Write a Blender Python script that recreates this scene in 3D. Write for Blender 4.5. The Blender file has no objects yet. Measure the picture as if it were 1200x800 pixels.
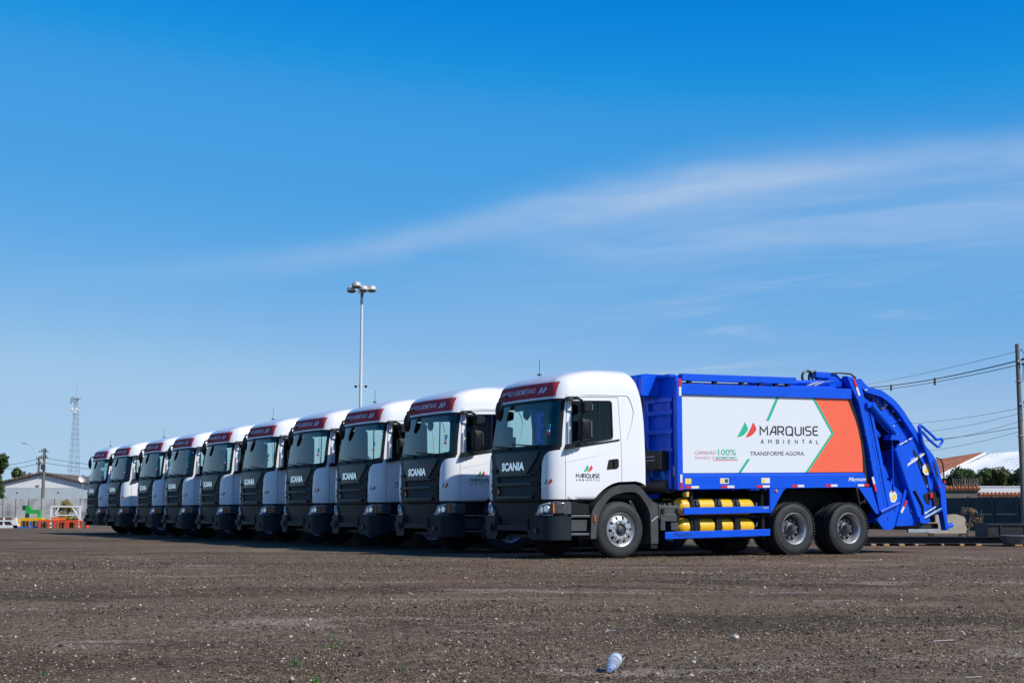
import bpy, bmesh, math, random
import numpy as np
from mathutils import Vector, Matrix
from mathutils.bvhtree import BVHTree

random.seed(7)
rng = np.random.default_rng(7)
S = bpy.context.scene
COL = S.collection

# ------------------------------------------------------------------ camera
F_PX, CAM_H = 1667.0, 0.82
PITCH = math.atan(200.5 / F_PX)
cam = bpy.data.cameras.new("camera")
cam.sensor_width = 36.0
cam.lens = 36.0 * F_PX / 1200.0
cam.clip_start, cam.clip_end = 0.1, 6000.0
cam_o = bpy.data.objects.new("camera", cam)
cam_o.location = (0, 0, CAM_H)
cam_o.rotation_euler = (math.pi / 2 + PITCH, 0, 0)
COL.objects.link(cam_o)
S.camera = cam_o

# ------------------------------------------------------------------ light
TH = math.radians(90 - 60.75)                       # heading of the parked trucks
ORI = Vector((1.976, 26.0185, 0.0))                 # front wheel of the nearest truck
EX = Vector((math.cos(TH), math.sin(TH), 0)); EY = Vector((-math.sin(TH), math.cos(TH), 0))
SUN = (EX * 0.50 - EY * 1.03 + Vector((0, 0, 1.0))).normalized()
SUN_EL = math.asin(SUN.z); SUN_AZ = math.atan2(SUN.x, SUN.y)

sun = bpy.data.lights.new("sun", 'SUN')
sun.energy = 3.6; sun.angle = math.radians(0.53); sun.color = (1.0, 0.95, 0.87)
sun_o = bpy.data.objects.new("sun", sun)
sun_o.rotation_euler = (-SUN).to_track_quat('-Z', 'Y').to_euler()
sun_o.location = (20, -20, 40)
COL.objects.link(sun_o)

W = bpy.data.worlds.new("World"); S.world = W; W.use_nodes = True
def build_world():
    nt = W.node_tree; N = nt.nodes; L = nt.links
    N.clear()
    out = N.new('ShaderNodeOutputWorld'); bg = N.new('ShaderNodeBackground')
    bg.inputs['Strength'].default_value = 0.088
    sky = N.new('ShaderNodeTexSky'); sky.sky_type = 'NISHITA'; sky.sun_disc = False
    sky.sun_elevation = SUN_EL; sky.sun_rotation = SUN_AZ
    sky.air_density = 1.0; sky.dust_density = 0.0; sky.ozone_density = 3.0; sky.altitude = 700
    # colour curves for the whole sky; steep low end dims unseen zenith's fill light
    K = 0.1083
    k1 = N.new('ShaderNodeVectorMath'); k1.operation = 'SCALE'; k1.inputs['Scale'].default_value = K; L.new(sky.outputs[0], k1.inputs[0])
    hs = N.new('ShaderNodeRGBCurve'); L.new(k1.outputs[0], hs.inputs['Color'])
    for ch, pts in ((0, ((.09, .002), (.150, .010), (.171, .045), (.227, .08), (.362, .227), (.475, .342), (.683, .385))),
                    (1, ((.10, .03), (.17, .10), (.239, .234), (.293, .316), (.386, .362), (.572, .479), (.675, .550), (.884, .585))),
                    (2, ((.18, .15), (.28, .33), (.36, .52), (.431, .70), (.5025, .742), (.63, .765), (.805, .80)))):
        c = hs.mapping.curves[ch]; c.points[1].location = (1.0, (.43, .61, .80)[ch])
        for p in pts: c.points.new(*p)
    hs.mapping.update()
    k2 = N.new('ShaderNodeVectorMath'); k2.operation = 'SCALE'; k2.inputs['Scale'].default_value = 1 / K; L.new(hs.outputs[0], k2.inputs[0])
    tc = N.new('ShaderNodeTexCoord')
    sep = N.new('ShaderNodeSeparateXYZ'); L.new(tc.outputs['Generated'], sep.inputs[0])
    def m(op, a, b=None, c=None):
        n = N.new('ShaderNodeMath'); n.operation = op
        for i, v in enumerate((a, b, c)):
            if v is None: continue
            if isinstance(v, (int, float)): n.inputs[i].default_value = v
            else: L.new(v, n.inputs[i])
        return n.outputs[0]
    az = m('ARCTAN2', sep.outputs[0], sep.outputs[1])
    el = m('ARCSINE', sep.outputs[2])
    def noise(sx, sy, scale, det, off, rot=0.0, dist=0.0, rough=0.6):
        cb = N.new('ShaderNodeCombineXYZ')
        u = m('ADD', m('MULTIPLY', az, math.cos(rot)), m('MULTIPLY', el, math.sin(rot)))
        v = m('SUBTRACT', m('MULTIPLY', el, math.cos(rot)), m('MULTIPLY', az, math.sin(rot)))
        L.new(m('MULTIPLY', u, sx), cb.inputs[0]); L.new(m('MULTIPLY', v, sy), cb.inputs[1]); cb.inputs[2].default_value = off
        n = N.new('ShaderNodeTexNoise'); n.inputs['Scale'].default_value = scale; n.inputs['Detail'].default_value = det
        n.inputs['Roughness'].default_value = rough; n.inputs['Distortion'].default_value = dist
        L.new(cb.outputs[0], n.inputs['Vector']); return n.outputs['Fac']
    def ramp(v, a, b, smooth=True):
        n = N.new('ShaderNodeMapRange'); n.inputs['From Min'].default_value = a; n.inputs['From Max'].default_value = b
        if smooth: n.interpolation_type = 'SMOOTHSTEP'
        L.new(v, n.inputs['Value']); return n.outputs[0]
    warp = m('MULTIPLY', m('SUBTRACT', noise(3, 6, 3, 3, 1.7), 0.5), 0.018)
    # one long cirrus streak that rises to the right and feathers downwards
    line = m('ADD', 0.208, m('MULTIPLY', m('TANH', m('MULTIPLY', az, 4.5)), 0.045))
    line = m('SUBTRACT', line, m('MULTIPLY', m('MINIMUM', m('MULTIPLY', az, az), 0.3), 0.11))
    d = m('SUBTRACT', m('ADD', el, warp), line)
    up = m('MULTIPLY', ramp(d, 0.016, -0.004), ramp(d, -0.022, 0.0))
    streak = m('MULTIPLY', up, m('MULTIPLY', ramp(az, -0.36, -0.02), ramp(az, 0.34, 0.08)))
    streak = m('MULTIPLY', streak, m('ADD', 0.45, m('MULTIPLY', noise(3, 16, 5, 6, 4.1, 0.16, 0.6), 0.75)))
    veil = m('MULTIPLY', ramp(d, 0.032, -0.012), ramp(d, -0.125, -0.015))
    veil = m('MULTIPLY', veil, m('MULTIPLY', ramp(az, -0.16, 0.2), ramp(az, 1.3, 0.6)))
    fib = ramp(noise(1.7, 13, 3.0, 9, 9.3, 0.05, 0.8, 0.55), 0.28, 0.78)
    veil = m('MULTIPLY', veil, m('ADD', 0.36, m('MULTIPLY', fib, 0.62)))
    # fainter wisps lower down and all round the sky
    wisp = m('MULTIPLY', ramp(noise(1.2, 14, 3, 7, 22.0, 0.08, 0.8), 0.50, 0.72), ramp(el, 0.03, 0.09))
    wisp = m('MULTIPLY', wisp, m('MULTIPLY', ramp(el, 0.19, 0.12), ramp(az, -0.02, 0.16)))
    tot = m('ADD', m('ADD', m('MULTIPLY', streak, 0.36), m('MULTIPLY', veil, 0.58)), m('MULTIPLY', wisp, 0.42))
    tot = m('MINIMUM', tot, 0.8)
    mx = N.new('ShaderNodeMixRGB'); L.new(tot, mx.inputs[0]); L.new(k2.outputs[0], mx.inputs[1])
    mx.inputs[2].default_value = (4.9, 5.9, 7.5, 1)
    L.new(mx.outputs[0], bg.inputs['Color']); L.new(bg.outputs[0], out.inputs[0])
build_world()
S.view_settings.view_transform = 'Standard'; S.view_settings.look = 'None'
S.view_settings.exposure = 0.3; S.view_settings.gamma = 1.0

# ------------------------------------------------------------------ materials
MATS = {}
def mat(name, col, rough=0.5, metal=0.0, coat=0.0, var=0.06, scale=6.0, bump=0.0, bscale=40.0, spec=0.5, emit=None, dirt=None):
    if name in MATS: return MATS[name]
    m = bpy.data.materials.new(name); m.use_nodes = True
    nt = m.node_tree; N = nt.nodes; L = nt.links
    b = N['Principled BSDF']
    b.inputs['Roughness'].default_value = rough; b.inputs['Metallic'].default_value = metal
    b.inputs['Coat Weight'].default_value = coat; b.inputs['Coat Roughness'].default_value = 0.06
    b.inputs['Specular IOR Level'].default_value = spec
    tc = N.new('ShaderNodeTexCoord')
    n = N.new('ShaderNodeTexNoise'); n.inputs['Scale'].default_value = scale; n.inputs['Detail'].default_value = 6
    L.new(tc.outputs['Object'], n.inputs['Vector'])
    cr = N.new('ShaderNodeValToRGB')
    cr.color_ramp.elements[0].position = 0.3; cr.color_ramp.elements[1].position = 0.7
    c = np.array(col[:3])
    cr.color_ramp.elements[0].color = (*(c * (1 - var)), 1); cr.color_ramp.elements[1].color = (*np.minimum(c * (1 + var), 1.0), 1)
    L.new(n.outputs['Fac'], cr.inputs[0])
    src = cr.outputs[0]
    if dirt:
        n2 = N.new('ShaderNodeTexNoise'); n2.inputs['Scale'].default_value = dirt[1]; n2.inputs['Detail'].default_value = 8
        L.new(tc.outputs['Object'], n2.inputs['Vector'])
        r2 = N.new('ShaderNodeMapRange'); r2.inputs['From Min'].default_value = 0.48; r2.inputs['From Max'].default_value = 0.72
        r2.inputs['To Max'].default_value = dirt[2]
        L.new(n2.outputs['Fac'], r2.inputs['Value'])
        mx = N.new('ShaderNodeMixRGB'); L.new(r2.outputs[0], mx.inputs[0]); L.new(src, mx.inputs[1]); mx.inputs[2].default_value = (*dirt[0], 1)
        src = mx.outputs[0]
    L.new(src, b.inputs['Base Color'])
    rr = N.new('ShaderNodeMapRange'); rr.inputs['To Min'].default_value = max(rough - 0.05, 0.02); rr.inputs['To Max'].default_value = min(rough + 0.07, 1)
    L.new(n.outputs['Fac'], rr.inputs['Value']); L.new(rr.outputs[0], b.inputs['Roughness'])
    if bump:
        nb = N.new('ShaderNodeTexNoise'); nb.inputs['Scale'].default_value = bscale; nb.inputs['Detail'].default_value = 4
        L.new(tc.outputs['Object'], nb.inputs['Vector'])
        bp = N.new('ShaderNodeBump'); bp.inputs['Strength'].default_value = bump; bp.inputs['Distance'].default_value = 0.02
        L.new(nb.outputs['Fac'], bp.inputs['Height']); L.new(bp.outputs[0], b.inputs['Normal'])
    if emit:
        b.inputs['Emission Color'].default_value = (*emit[0], 1); b.inputs['Emission Strength'].default_value = emit[1]
    MATS[name] = m
    return m

def glass_mat(name, tint, ior=1.55, rough=0.02):
    m = bpy.data.materials.new(name); m.use_nodes = True
    nt = m.node_tree; N = nt.nodes; L = nt.links; N.clear()
    out = N.new('ShaderNodeOutputMaterial'); mix = N.new('ShaderNodeMixShader')
    t = N.new('ShaderNodeBsdfTransparent'); t.inputs[0].default_value = (*tint, 1)
    g = N.new('ShaderNodeBsdfGlossy'); g.inputs['Roughness'].default_value = rough; g.inputs[0].default_value = (0.95, 1, 1, 1)
    fr = N.new('ShaderNodeFresnel'); fr.inputs[0].default_value = ior
    gm_ = N.new('ShaderNodeNewGeometry'); inv = N.new('ShaderNodeMath'); inv.operation = 'SUBTRACT'; inv.inputs[0].default_value = 1.0
    L.new(gm_.outputs['Backfacing'], inv.inputs[1])          # a thin pane mirrors on its outer face only
    mu = N.new('ShaderNodeMath'); mu.operation = 'MULTIPLY'; L.new(fr.outputs[0], mu.inputs[0]); L.new(inv.outputs[0], mu.inputs[1])
    L.new(mu.outputs[0], mix.inputs[0]); L.new(t.outputs[0], mix.inputs[1]); L.new(g.outputs[0], mix.inputs[2])
    L.new(mix.outputs[0], out.inputs[0]); MATS[name] = m
    return m

WHITE = mat('white_paint', (0.80, 0.81, 0.82), 0.28, coat=0.6, var=0.015, scale=2.0)
BLUE = mat('blue_paint', (0.001, 0.085, 0.70), 0.34, coat=0.15, var=0.07, scale=3.0, bump=0.03, bscale=3.0, spec=0.3, dirt=((0.004, 0.07, 0.5), 5.0, 0.35))
BLACKP = mat('black_plastic', (0.010, 0.013, 0.015), 0.5, spec=0.22, var=0.15, bump=0.06, bscale=300)
GREYP = mat('grey_plastic', (0.05, 0.053, 0.056), 0.52, var=0.12, bump=0.08, bscale=250, dirt=((0.10, 0.09, 0.08), 3.0, 0.35))
GRILLE = mat('grille_black', (0.006, 0.010, 0.012), 0.5, spec=0.22, var=0.1)
BADGEP = mat('grille_top_panel', (0.007, 0.014, 0.017), 0.5, spec=0.22, coat=0.3, var=0.08)
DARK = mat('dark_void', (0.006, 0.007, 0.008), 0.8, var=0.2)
CHASSIS = mat('chassis_black', (0.012, 0.012, 0.013), 0.6, var=0.3, bump=0.1, bscale=60, dirt=((0.05, 0.042, 0.035), 4.0, 0.4))
RUBBER = mat('tyre_rubber', (0.020, 0.022, 0.024), 0.7, var=0.15, scale=9, bump=0.1, bscale=120, dirt=((0.06, 0.053, 0.047), 2.6, 0.45))
STEEL = mat('wheel_steel', (0.50, 0.51, 0.53), 0.36, metal=0.55, var=0.08, scale=10, dirt=((0.2, 0.19, 0.18), 6.0, 0.5))
DARKSTEEL = mat('hub_steel', (0.06, 0.065, 0.075), 0.5, metal=0.3, var=0.2)
CHROME = mat('chrome', (0.85, 0.86, 0.88), 0.12, metal=1.0, var=0.03)
ALU = mat('aluminium', (0.62, 0.63, 0.64), 0.35, metal=0.8, var=0.06)
YELLOW = mat('yellow_paint', (0.86, 0.47, 0.012), 0.35, coat=0.3, var=0.05, scale=5)
PANELW = mat('panel_white', (0.72, 0.745, 0.775), 0.35, coat=0.3, var=0.012, scale=2)
PANELR = mat('panel_coral', (0.90, 0.135, 0.062), 0.4, coat=0.15, var=0.02)
GREEN = mat('print_green', (0.02, 0.46, 0.27), 0.4, var=0.02)
REDP = mat('print_red', (0.72, 0.06, 0.035), 0.4, var=0.02)
INK = mat('print_ink', (0.012, 0.016, 0.03), 0.4, var=0.05)
INKB = mat('print_grey_blue', (0.10, 0.13, 0.20), 0.4, var=0.05)
PINK = mat('print_faded_red', (0.62, 0.25, 0.25), 0.4, var=0.03)
MINT = mat('print_faded_green', (0.14, 0.45, 0.36), 0.4, var=0.03)
MAROON = mat('banner_maroon', (0.46, 0.055, 0.07), 0.7, var=0.05, spec=0.15)
LILAC = mat('banner_print', (0.72, 0.68, 0.78), 0.4, var=0.02)
REFR = mat('reflector_red', (0.62, 0.006, 0.02), 0.3, coat=0.4, var=0.05)
REFW = mat('reflector_white', (0.72, 0.72, 0.70), 0.35, var=0.03)
ORANGE = mat('amber_lens', (0.80, 0.20, 0.01), 0.2, coat=0.6, var=0.05)
STICKY = mat('yellow_sticker', (0.85, 0.60, 0.10), 0.4, var=0.05)
SKYBLUE = mat('sky_blue_plastic', (0.02, 0.25, 0.8), 0.35, var=0.05)
HOSE = mat('hose_rubber', (0.012, 0.014, 0.014), 0.4, var=0.1)
SEAT = mat('seat_fabric', (0.018, 0.024, 0.03), 0.85, var=0.2)
LINER = mat('cab_lining', (0.035, 0.05, 0.06), 0.8, var=0.15)
GLASS = glass_mat('windscreen_glass', (0.74, 0.86, 0.87), 1.62)
SGLASS = glass_mat('door_glass', (0.78, 0.89, 0.89), 1.5)

# ------------------------------------------------------------------ object helpers
def link(name, me, m=None, parent=None, loc=None):
    o = bpy.data.objects.new(name, me); COL.objects.link(o)
    if m is not None and me is not None and not me.materials: me.materials.append(m)
    if parent is not None: o.parent = parent
    if loc is not None: o.location = loc
    return o
def tag(o, label=None, cat=None, group=None, kind=None):
    if label: o['label'] = label
    if cat: o['category'] = cat
    if group: o['group'] = group
    if kind: o['kind'] = kind
    return o
def thing(name, label, cat, loc=(0, 0, 0), rz=0.0, group=None):
    o = bpy.data.objects.new(name, None); COL.objects.link(o); o.empty_display_size = 0.2
    o.location = loc; o.rotation_euler = (0, 0, rz)
    return tag(o, label, cat, group)
def copy_tree(o, parent=None):
    c = o.copy(); COL.objects.link(c); c.parent = parent
    for ch in KIDS.get(o.name, []): copy_tree(ch, c)
    return c
KIDS = {}

class MB:
    """collects shapes in one mesh"""
    def __init__(s): s.v = []; s.f = []; s.sm = []
    def add(s, vs, fs, smooth=False):
        o = len(s.v); s.v += [tuple(p) for p in vs]; s.f += [tuple(i + o for i in f) for f in fs]; s.sm += [smooth] * len(fs); return s
    def box(s, x0, x1, y0, y1, z0, z1, rake=0.0, bev=0.0):
        if bev > 0:
            bm = bmesh.new(); bmesh.ops.create_cube(bm, size=1)
            for v in bm.verts: v.co = Vector(((x0 + x1) / 2 + v.co.x * (x1 - x0), (y0 + y1) / 2 + v.co.y * (y1 - y0), (z0 + z1) / 2 + v.co.z * (z1 - z0)))
            bmesh.ops.bevel(bm, geom=bm.edges[:], offset=bev, segments=2, affect='EDGES', profile=0.5)
            bm.verts.index_update()
            vs = [Vector((v.co.x, v.co.y, v.co.z + rake * (v.co.x - 1.4))) for v in bm.verts]; fs = [[v.index for v in f.verts] for f in bm.faces]
            bm.free(); return s.add(vs, fs)
        vs = [(x, y, z + rake * (x - 1.4)) for x in (x0, x1) for y in (y0, y1) for z in (z0, z1)]
        return s.add(vs, [(0, 1, 3, 2), (4, 6, 7, 5), (0, 4, 5, 1), (2, 3, 7, 6), (0, 2, 6, 4), (1, 5, 7, 3)])
    def obox(s, c, ax, ay, az):
        c, ax, ay, az = map(Vector, (c, ax, ay, az))
        vs = [c + ax * i + ay * j + az * k for i in (-.5, .5) for j in (-.5, .5) for k in (-.5, .5)]
        return s.add(vs, [(0, 1, 3, 2), (4, 6, 7, 5), (0, 4, 5, 1), (2, 3, 7, 6), (0, 2, 6, 4), (1, 5, 7, 3)])
    def bar(s, a, b, w, h, up=(0, 0, 1)):
        a, b = Vector(a), Vector(b); d = b - a; u = Vector(up)
        sd = d.cross(u)
        if sd.length < 1e-6: sd = d.cross(Vector((1, 0, 0)))
        sd.normalize(); n = sd.cross(d).normalized()
        return s.obox((a + b) / 2, d, sd * w, n * h)
    def prism(s, poly, y0, y1):
        """polygon in (x,z) extruded along y"""
        n = len(poly)
        vs = [(x, y0, z) for x, z in poly] + [(x, y1, z) for x, z in poly]
        fs = [tuple(range(n)), tuple(range(2 * n - 1, n - 1, -1))] + [(i + n, (i + 1) % n + n, (i + 1) % n, i) for i in range(n)]
        return s.add(vs, fs)
    def prismx(s, poly, x0, x1):
        """polygon in (y,z) extruded along x"""
        n = len(poly)
        vs = [(x0, y, z) for y, z in poly] + [(x1, y, z) for y, z in poly]
        fs = [tuple(range(n - 1, -1, -1)), tuple(range(n, 2 * n))] + [(i, (i + 1) % n, (i + 1) % n + n, i + n) for i in range(n)]
        return s.add(vs, fs)
    def tube(s, pts, r, n=8, closed=False, r2=None):
        pts = [Vector(p) for p in pts]; k = len(pts); rings = []
        prev = None
        for i, p in enumerate(pts):
            if closed: t = pts[(i + 1) % k] - pts[i - 1]
            else: t = pts[min(i + 1, k - 1)] - pts[max(i - 1, 0)]
            t.normalize()
            if prev is None:
                a = t.cross(Vector((0, 0, 1)))
                if a.length < 1e-3: a = t.cross(Vector((1, 0, 0)))
                a.normalize()
            else:
                a = prev - t * prev.dot(t); a.normalize()
            prev = a; b = t.cross(a)
            rr = r if r2 is None else r + (r2 - r) * i / (k - 1)
            rings.append([p + a * rr * math.cos(2 * math.pi * j / n) + b * rr * math.sin(2 * math.pi * j / n) for j in range(n)])
        vs = [v for g in rings for v in g]; fs = []
        for i in range(k if closed else k - 1):
            i2 = (i + 1) % k
            for j in range(n):
                j2 = (j + 1) % n
                fs.append((i * n + j, i * n + j2, i2 * n + j2, i2 * n + j))
        s.add(vs, fs, True)
        if not closed:
            s.add(rings[0], [tuple(range(n - 1, -1, -1))]); s.add(rings[-1], [tuple(range(n))])
        return s
    def lathe(s, prof, n=40, axis='y', c=(0, 0, 0), skip=None, closed=False, smooth=True):
        """profile of (radius, offset along the axis)"""
        vs = []; fs = []; c = Vector(c)
        for i in range(n):
            a = 2 * math.pi * i / n; ca, sa = math.cos(a), math.sin(a)
            for r, h in prof:
                p = {'y': (r * ca, h, r * sa), 'x': (h, r * ca, r * sa), 'z': (r * ca, r * sa, h)}[axis]
                vs.append(c + Vector(p))
        k = len(prof)
        for i in range(n):
            i2 = (i + 1) % n
            for j in range(k if closed else k - 1):
                if skip and skip(i, j): continue
                j2 = (j + 1) % k
                fs.append((i * k + j, i2 * k + j, i2 * k + j2, i * k + j2))
        return s.add(vs, fs, smooth)
    def mesh(s, name):
        me = bpy.data.meshes.new(name); me.from_pydata(s.v, [], s.f)
        me.polygons.foreach_set('use_smooth', s.sm)
        bm = bmesh.new(); bm.from_mesh(me); bmesh.ops.recalc_face_normals(bm, faces=bm.faces); bm.to_mesh(me); bm.free()
        if any(s.sm): me.set_sharp_from_angle(angle=math.radians(38))
        me.update(); return me
    def build(s, name, m, parent=None, loc=None):
        return link(name, s.mesh(name), m, parent, loc)

def reg():
    KIDS.clear()
    for o in bpy.data.objects:
        if o.parent: KIDS.setdefault(o.parent.name, []).append(o)

def boolean(me_a, me_b, op='DIFFERENCE'):
    a = bpy.data.objects.new('tmp_a', me_a); b = bpy.data.objects.new('tmp_b', me_b)
    COL.objects.link(a); COL.objects.link(b)
    md = a.modifiers.new('b', 'BOOLEAN'); md.operation = op; md.object = b; md.solver = 'EXACT'
    dg = bpy.context.evaluated_depsgraph_get()
    me = bpy.data.meshes.new_from_object(a.evaluated_get(dg))
    bpy.data.objects.remove(a); bpy.data.objects.remove(b)
    me.materials.clear()
    return me

def text_geo(s, size=1.0, bold=0.0, xs=1.0, shear=0.0, space=1.0):
    """flat lettering as (verts 2d, faces), lower left at 0,0; height of capitals ~ size"""
    c = bpy.data.curves.new('txt', 'FONT'); c.body = s; c.size = 1.0; c.offset = bold; c.shear = shear; c.space_character = space
    c.resolution_u = 3
    o = bpy.data.objects.new('txt', c); COL.objects.link(o)
    dg = bpy.context.evaluated_depsgraph_get(); me = bpy.data.meshes.new_from_object(o.evaluated_get(dg))
    v = np.array([p.co[:2] for p in me.vertices]); f = [tuple(p.vertices) for p in me.polygons]
    bpy.data.objects.remove(o); bpy.data.curves.remove(c); bpy.data.meshes.remove(me)
    v -= v.min(0); h = CAPH
    v = v / h * size; v[:, 0] *= xs
    return v, f
def cap_height():
    global CAPH
    CAPH = 1.0; v, f = text_geo('E'); CAPH = v[:, 1].max()
cap_height()
def fit_text(s, w, h, bold=0.0, shear=0.0, space=1.0):
    v, f = text_geo(s, h, bold, 1.0, shear, space)
    v[:, 0] *= w / v[:, 0].max(); return v, f

def stroke_text(s, h, w, t, gap):
    """rounded geometric capitals drawn with pen strokes; returns verts, faces (2d), fitted to a width w"""
    G = {
     'M': [[(0, 0), (0, 1), (.42, .42), (.84, 1), (.84, 0)]], 'A': [[(0, 0), (.40, .88), (.46, .97), (.56, 1), (.72, 1), (.72, 0)], [(.17, .36), (.72, .36)]], 'a': [[(0, 0), (.34, 1), (.38, 1), (.72, 0)], [(.14, .34), (.58, .34)]],
     'R': [[(0, 0), (0, 1), (.48, 1), (.64, .9), (.66, .7), (.62, .52), (.46, .42), (0, .42)], [(.36, .42), (.7, 0)]],
     'Q': [[(.2, 0), (.06, .08), (0, .24), (0, .76), (.06, .92), (.2, 1), (.56, 1), (.7, .92), (.76, .76), (.76, .24), (.7, .08), (.56, 0), (.2, 0)], [(.5, .16), (.84, -.1)]],
     'U': [[(0, 1), (0, .24), (.06, .08), (.2, 0), (.5, 0), (.64, .08), (.7, .24), (.7, 1)]], 'I': [[(0, 0), (0, 1)]],
     'S': [[(.64, 1), (.18, 1), (.04, .93), (0, .77), (.04, .6), (.18, .53), (.48, .5), (.62, .42), (.66, .26), (.62, .08), (.48, 0), (.0, 0)]],
     'E': [[(.6, 1), (.16, 1), (.04, .94), (0, .8), (0, .2), (.04, .06), (.16, 0), (.6, 0)], [(0, .52), (.54, .52)]],
     'C': [[(.62, 1), (.2, 1), (.06, .92), (0, .76), (0, .24), (.06, .08), (.2, 0), (.62, 0)]],
     'N': [[(0, 0), (0, 1), (.66, 0), (.66, 1)]], 'B': [[(0, 0), (0, 1), (.5, 1), (.62, .9), (.62, .62), (.5, .52), (0, .52)], [(.5, .52), (.66, .42), (.66, .1), (.52, 0), (0, 0)]],
     'T': [[(0, 1), (.68, 1)], [(.34, 1), (.34, 0)]], 'L': [[(0, 1), (0, 0), (.55, 0)]]}
    x = 0; V = []; Fc = []
    for ch in s:
        wd = max(p[0] for st in G[ch] for p in st)
        for st in G[ch]:
            P = [Vector((p[0] + x, p[1])) for p in st]; off = len(V); n = len(P); tt = t / h / 2
            for i in range(n):
                d0 = (P[i] - P[i - 1]).normalized() if i > 0 else (P[1] - P[0]).normalized()
                d1 = (P[i + 1] - P[i]).normalized() if i < n - 1 else d0
                if i == 0: d0 = d1
                n0 = Vector((-d0.y, d0.x)); n1 = Vector((-d1.y, d1.x)); nn = (n0 + n1)
                nn = n0 if nn.length < 1e-4 else nn.normalized()
                k = min(1 / max(nn.dot(n0), 0.35), 2.2)
                V.append(P[i] + nn * tt * k); V.append(P[i] - nn * tt * k)
            for i in range(n - 1): Fc.append((off + 2 * i, off + 2 * i + 1, off + 2 * i + 3, off + 2 * i + 2))
        x += wd + gap
    V = np.array([tuple(p) for p in V]); V[:, 1] *= h; V[:, 0] *= w / (x - gap)
    return V, Fc

def flat_side(v, f, x0, z0, y, rake=0.0, thick=0.003):
    """2d artwork on the near side (u -> +x, v -> z) standing `thick` proud of y"""
    mb = MB(); n = len(v)
    vs = [(x0 + p[0], y - thick, z0 + p[1] + rake * p[0]) for p in v]
    return mb.add(vs, f)

# ------------------------------------------------------------------ cab loft
def pchip(xs, ys, x):
    xs, ys = np.array(xs, float), np.array(ys, float); h = np.diff(xs); d = np.diff(ys) / h
    m = np.zeros(len(xs)); m[0], m[-1] = d[0], d[-1]
    for i in range(1, len(xs) - 1):
        if d[i - 1] * d[i] > 0:
            w1, w2 = 2 * h[i] + h[i - 1], h[i] + 2 * h[i - 1]; m[i] = (w1 + w2) / (w1 / d[i - 1] + w2 / d[i])
    i = np.clip(np.searchsorted(xs, x) - 1, 0, len(xs) - 2); t = (x - xs[i]) / h[i]
    return (1 + 2 * t) * (1 - t) ** 2 * ys[i] + t * (1 - t) ** 2 * h[i] * m[i] + t * t * (3 - 2 * t) * ys[i + 1] + t * t * (t - 1) * h[i] * m[i + 1]

LV = np.array([  # z, front x, rear x, side inset
    (0.30, -1.50, .60, .02), (1.00, -1.53, .60, .01), (1.30, -1.54, .60, 0), (1.70, -1.53, .60, 0), (1.97, -1.50, .60, .010), (2.40, -1.445, .595, .030),
    (2.87, -1.37, .555, .055), (3.05, -1.335, .51, .068), (3.18, -1.285, .47, .090), (3.25, -1.22, .44, .115), (3.32, -1.08, .41, .165),
    (3.39, -.84, .375, .25), (3.445, -.52, .32, .40), (3.48, -.15, .23, .70)])
def plan(xF, xR, ins, d=0.0):
    xF, xR, hw = xF + d, xR - d, 1.25 - ins - d
    P = []
    bow, b = 0.060, min(0.30, hw * .6)
    a = min(0.38, (xR - .10 - xF - bow) * .75)
    for i in range(17): P.append((xR - .10 - (xR - .10 - (xF + bow + a)) * i / 16, -hw))          # near side, rear to front
    for i in range(1, 15):
        t = math.pi / 2 * i / 14; e = 2 / 2.4
        P.append((xF + bow + a - a * math.sin(t) ** e, -(hw - b) - b * math.cos(t) ** e))
    for i in range(1, 25):
        y = -(hw - b) + 2 * (hw - b) * i / 24
        P.append((xF + bow * (y / (hw - b)) ** 2, y))
    half = P[:31]
    for x, y in half[::-1][1:]: P.append((x, -y))
    r = .10
    for i in range(1, 6):
        t = math.pi / 2 * i / 5; P.append((xR - r + r * math.sin(t), hw - r + r * math.cos(t)))
    for i in range(1, 13): P.append((xR, hw - r - 2 * (hw - r) * i / 12))
    for i in range(1, 5):
        t = math.pi / 2 * i / 5; P.append((xR - r + r * math.cos(t), -(hw - r) - r * math.sin(t)))
    return [(x, 1.25 + y) for x, y in P]
def loft(zs, d=0.0, dz=0.0, push=0.0, name='loft'):
    mb = MB(); rings = []
    for z in zs:
        p = [pchip(LV[:, 0], LV[:, k], z) for k in (1, 2, 3)]
        rings.append([(x, y, z + dz) for x, y in plan(p[0] - push, p[1], p[2], d)])
    n = len(rings[0]); vs = [q for r in rings for q in r]; fs = []
    for i in range(len(rings) - 1):
        for j in range(n): fs.append((i * n + j, i * n + (j + 1) % n, (i + 1) * n + (j + 1) % n, (i + 1) * n + j))
    mb.add(vs, fs, True)
    mb.f.append(tuple(range(n - 1, -1, -1))); mb.sm.append(True)
    top = rings[-1]; c = len(mb.v); mb.v.append((sum(p[0] for p in top) / n, 1.25, top[0][2] + .006 if zs[-1] > 3.4 else top[0][2]))
    for j in range(n): mb.f.append(((len(rings) - 1) * n + j, (len(rings) - 1) * n + (j + 1) % n, c)); mb.sm.append(True)
    me = bpy.data.meshes.new(name); me.from_pydata(mb.v, [], mb.f); me.polygons.foreach_set('use_smooth', mb.sm)
    bm = bmesh.new(); bm.from_mesh(me); bmesh.ops.recalc_face_normals(bm, faces=bm.faces); bm.to_mesh(me); bm.free()
    return me
ZC = list(np.concatenate([np.linspace(1.06, 2.87, 30), np.linspace(2.93, 3.2, 7), np.linspace(3.22, 3.48, 17)]))
OUTER = loft(ZC)
def bvh_of(me): return BVHTree.FromPolygons([v.co for v in me.vertices], [tuple(p.vertices) for p in me.polygons])
BV = bvh_of(OUTER)
SMOOTH_REF = [(BV, [v.co.copy() for v in OUTER.vertices], [v.normal.copy() for v in OUTER.vertices], [tuple(p.vertices) for p in OUTER.polygons])]
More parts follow.
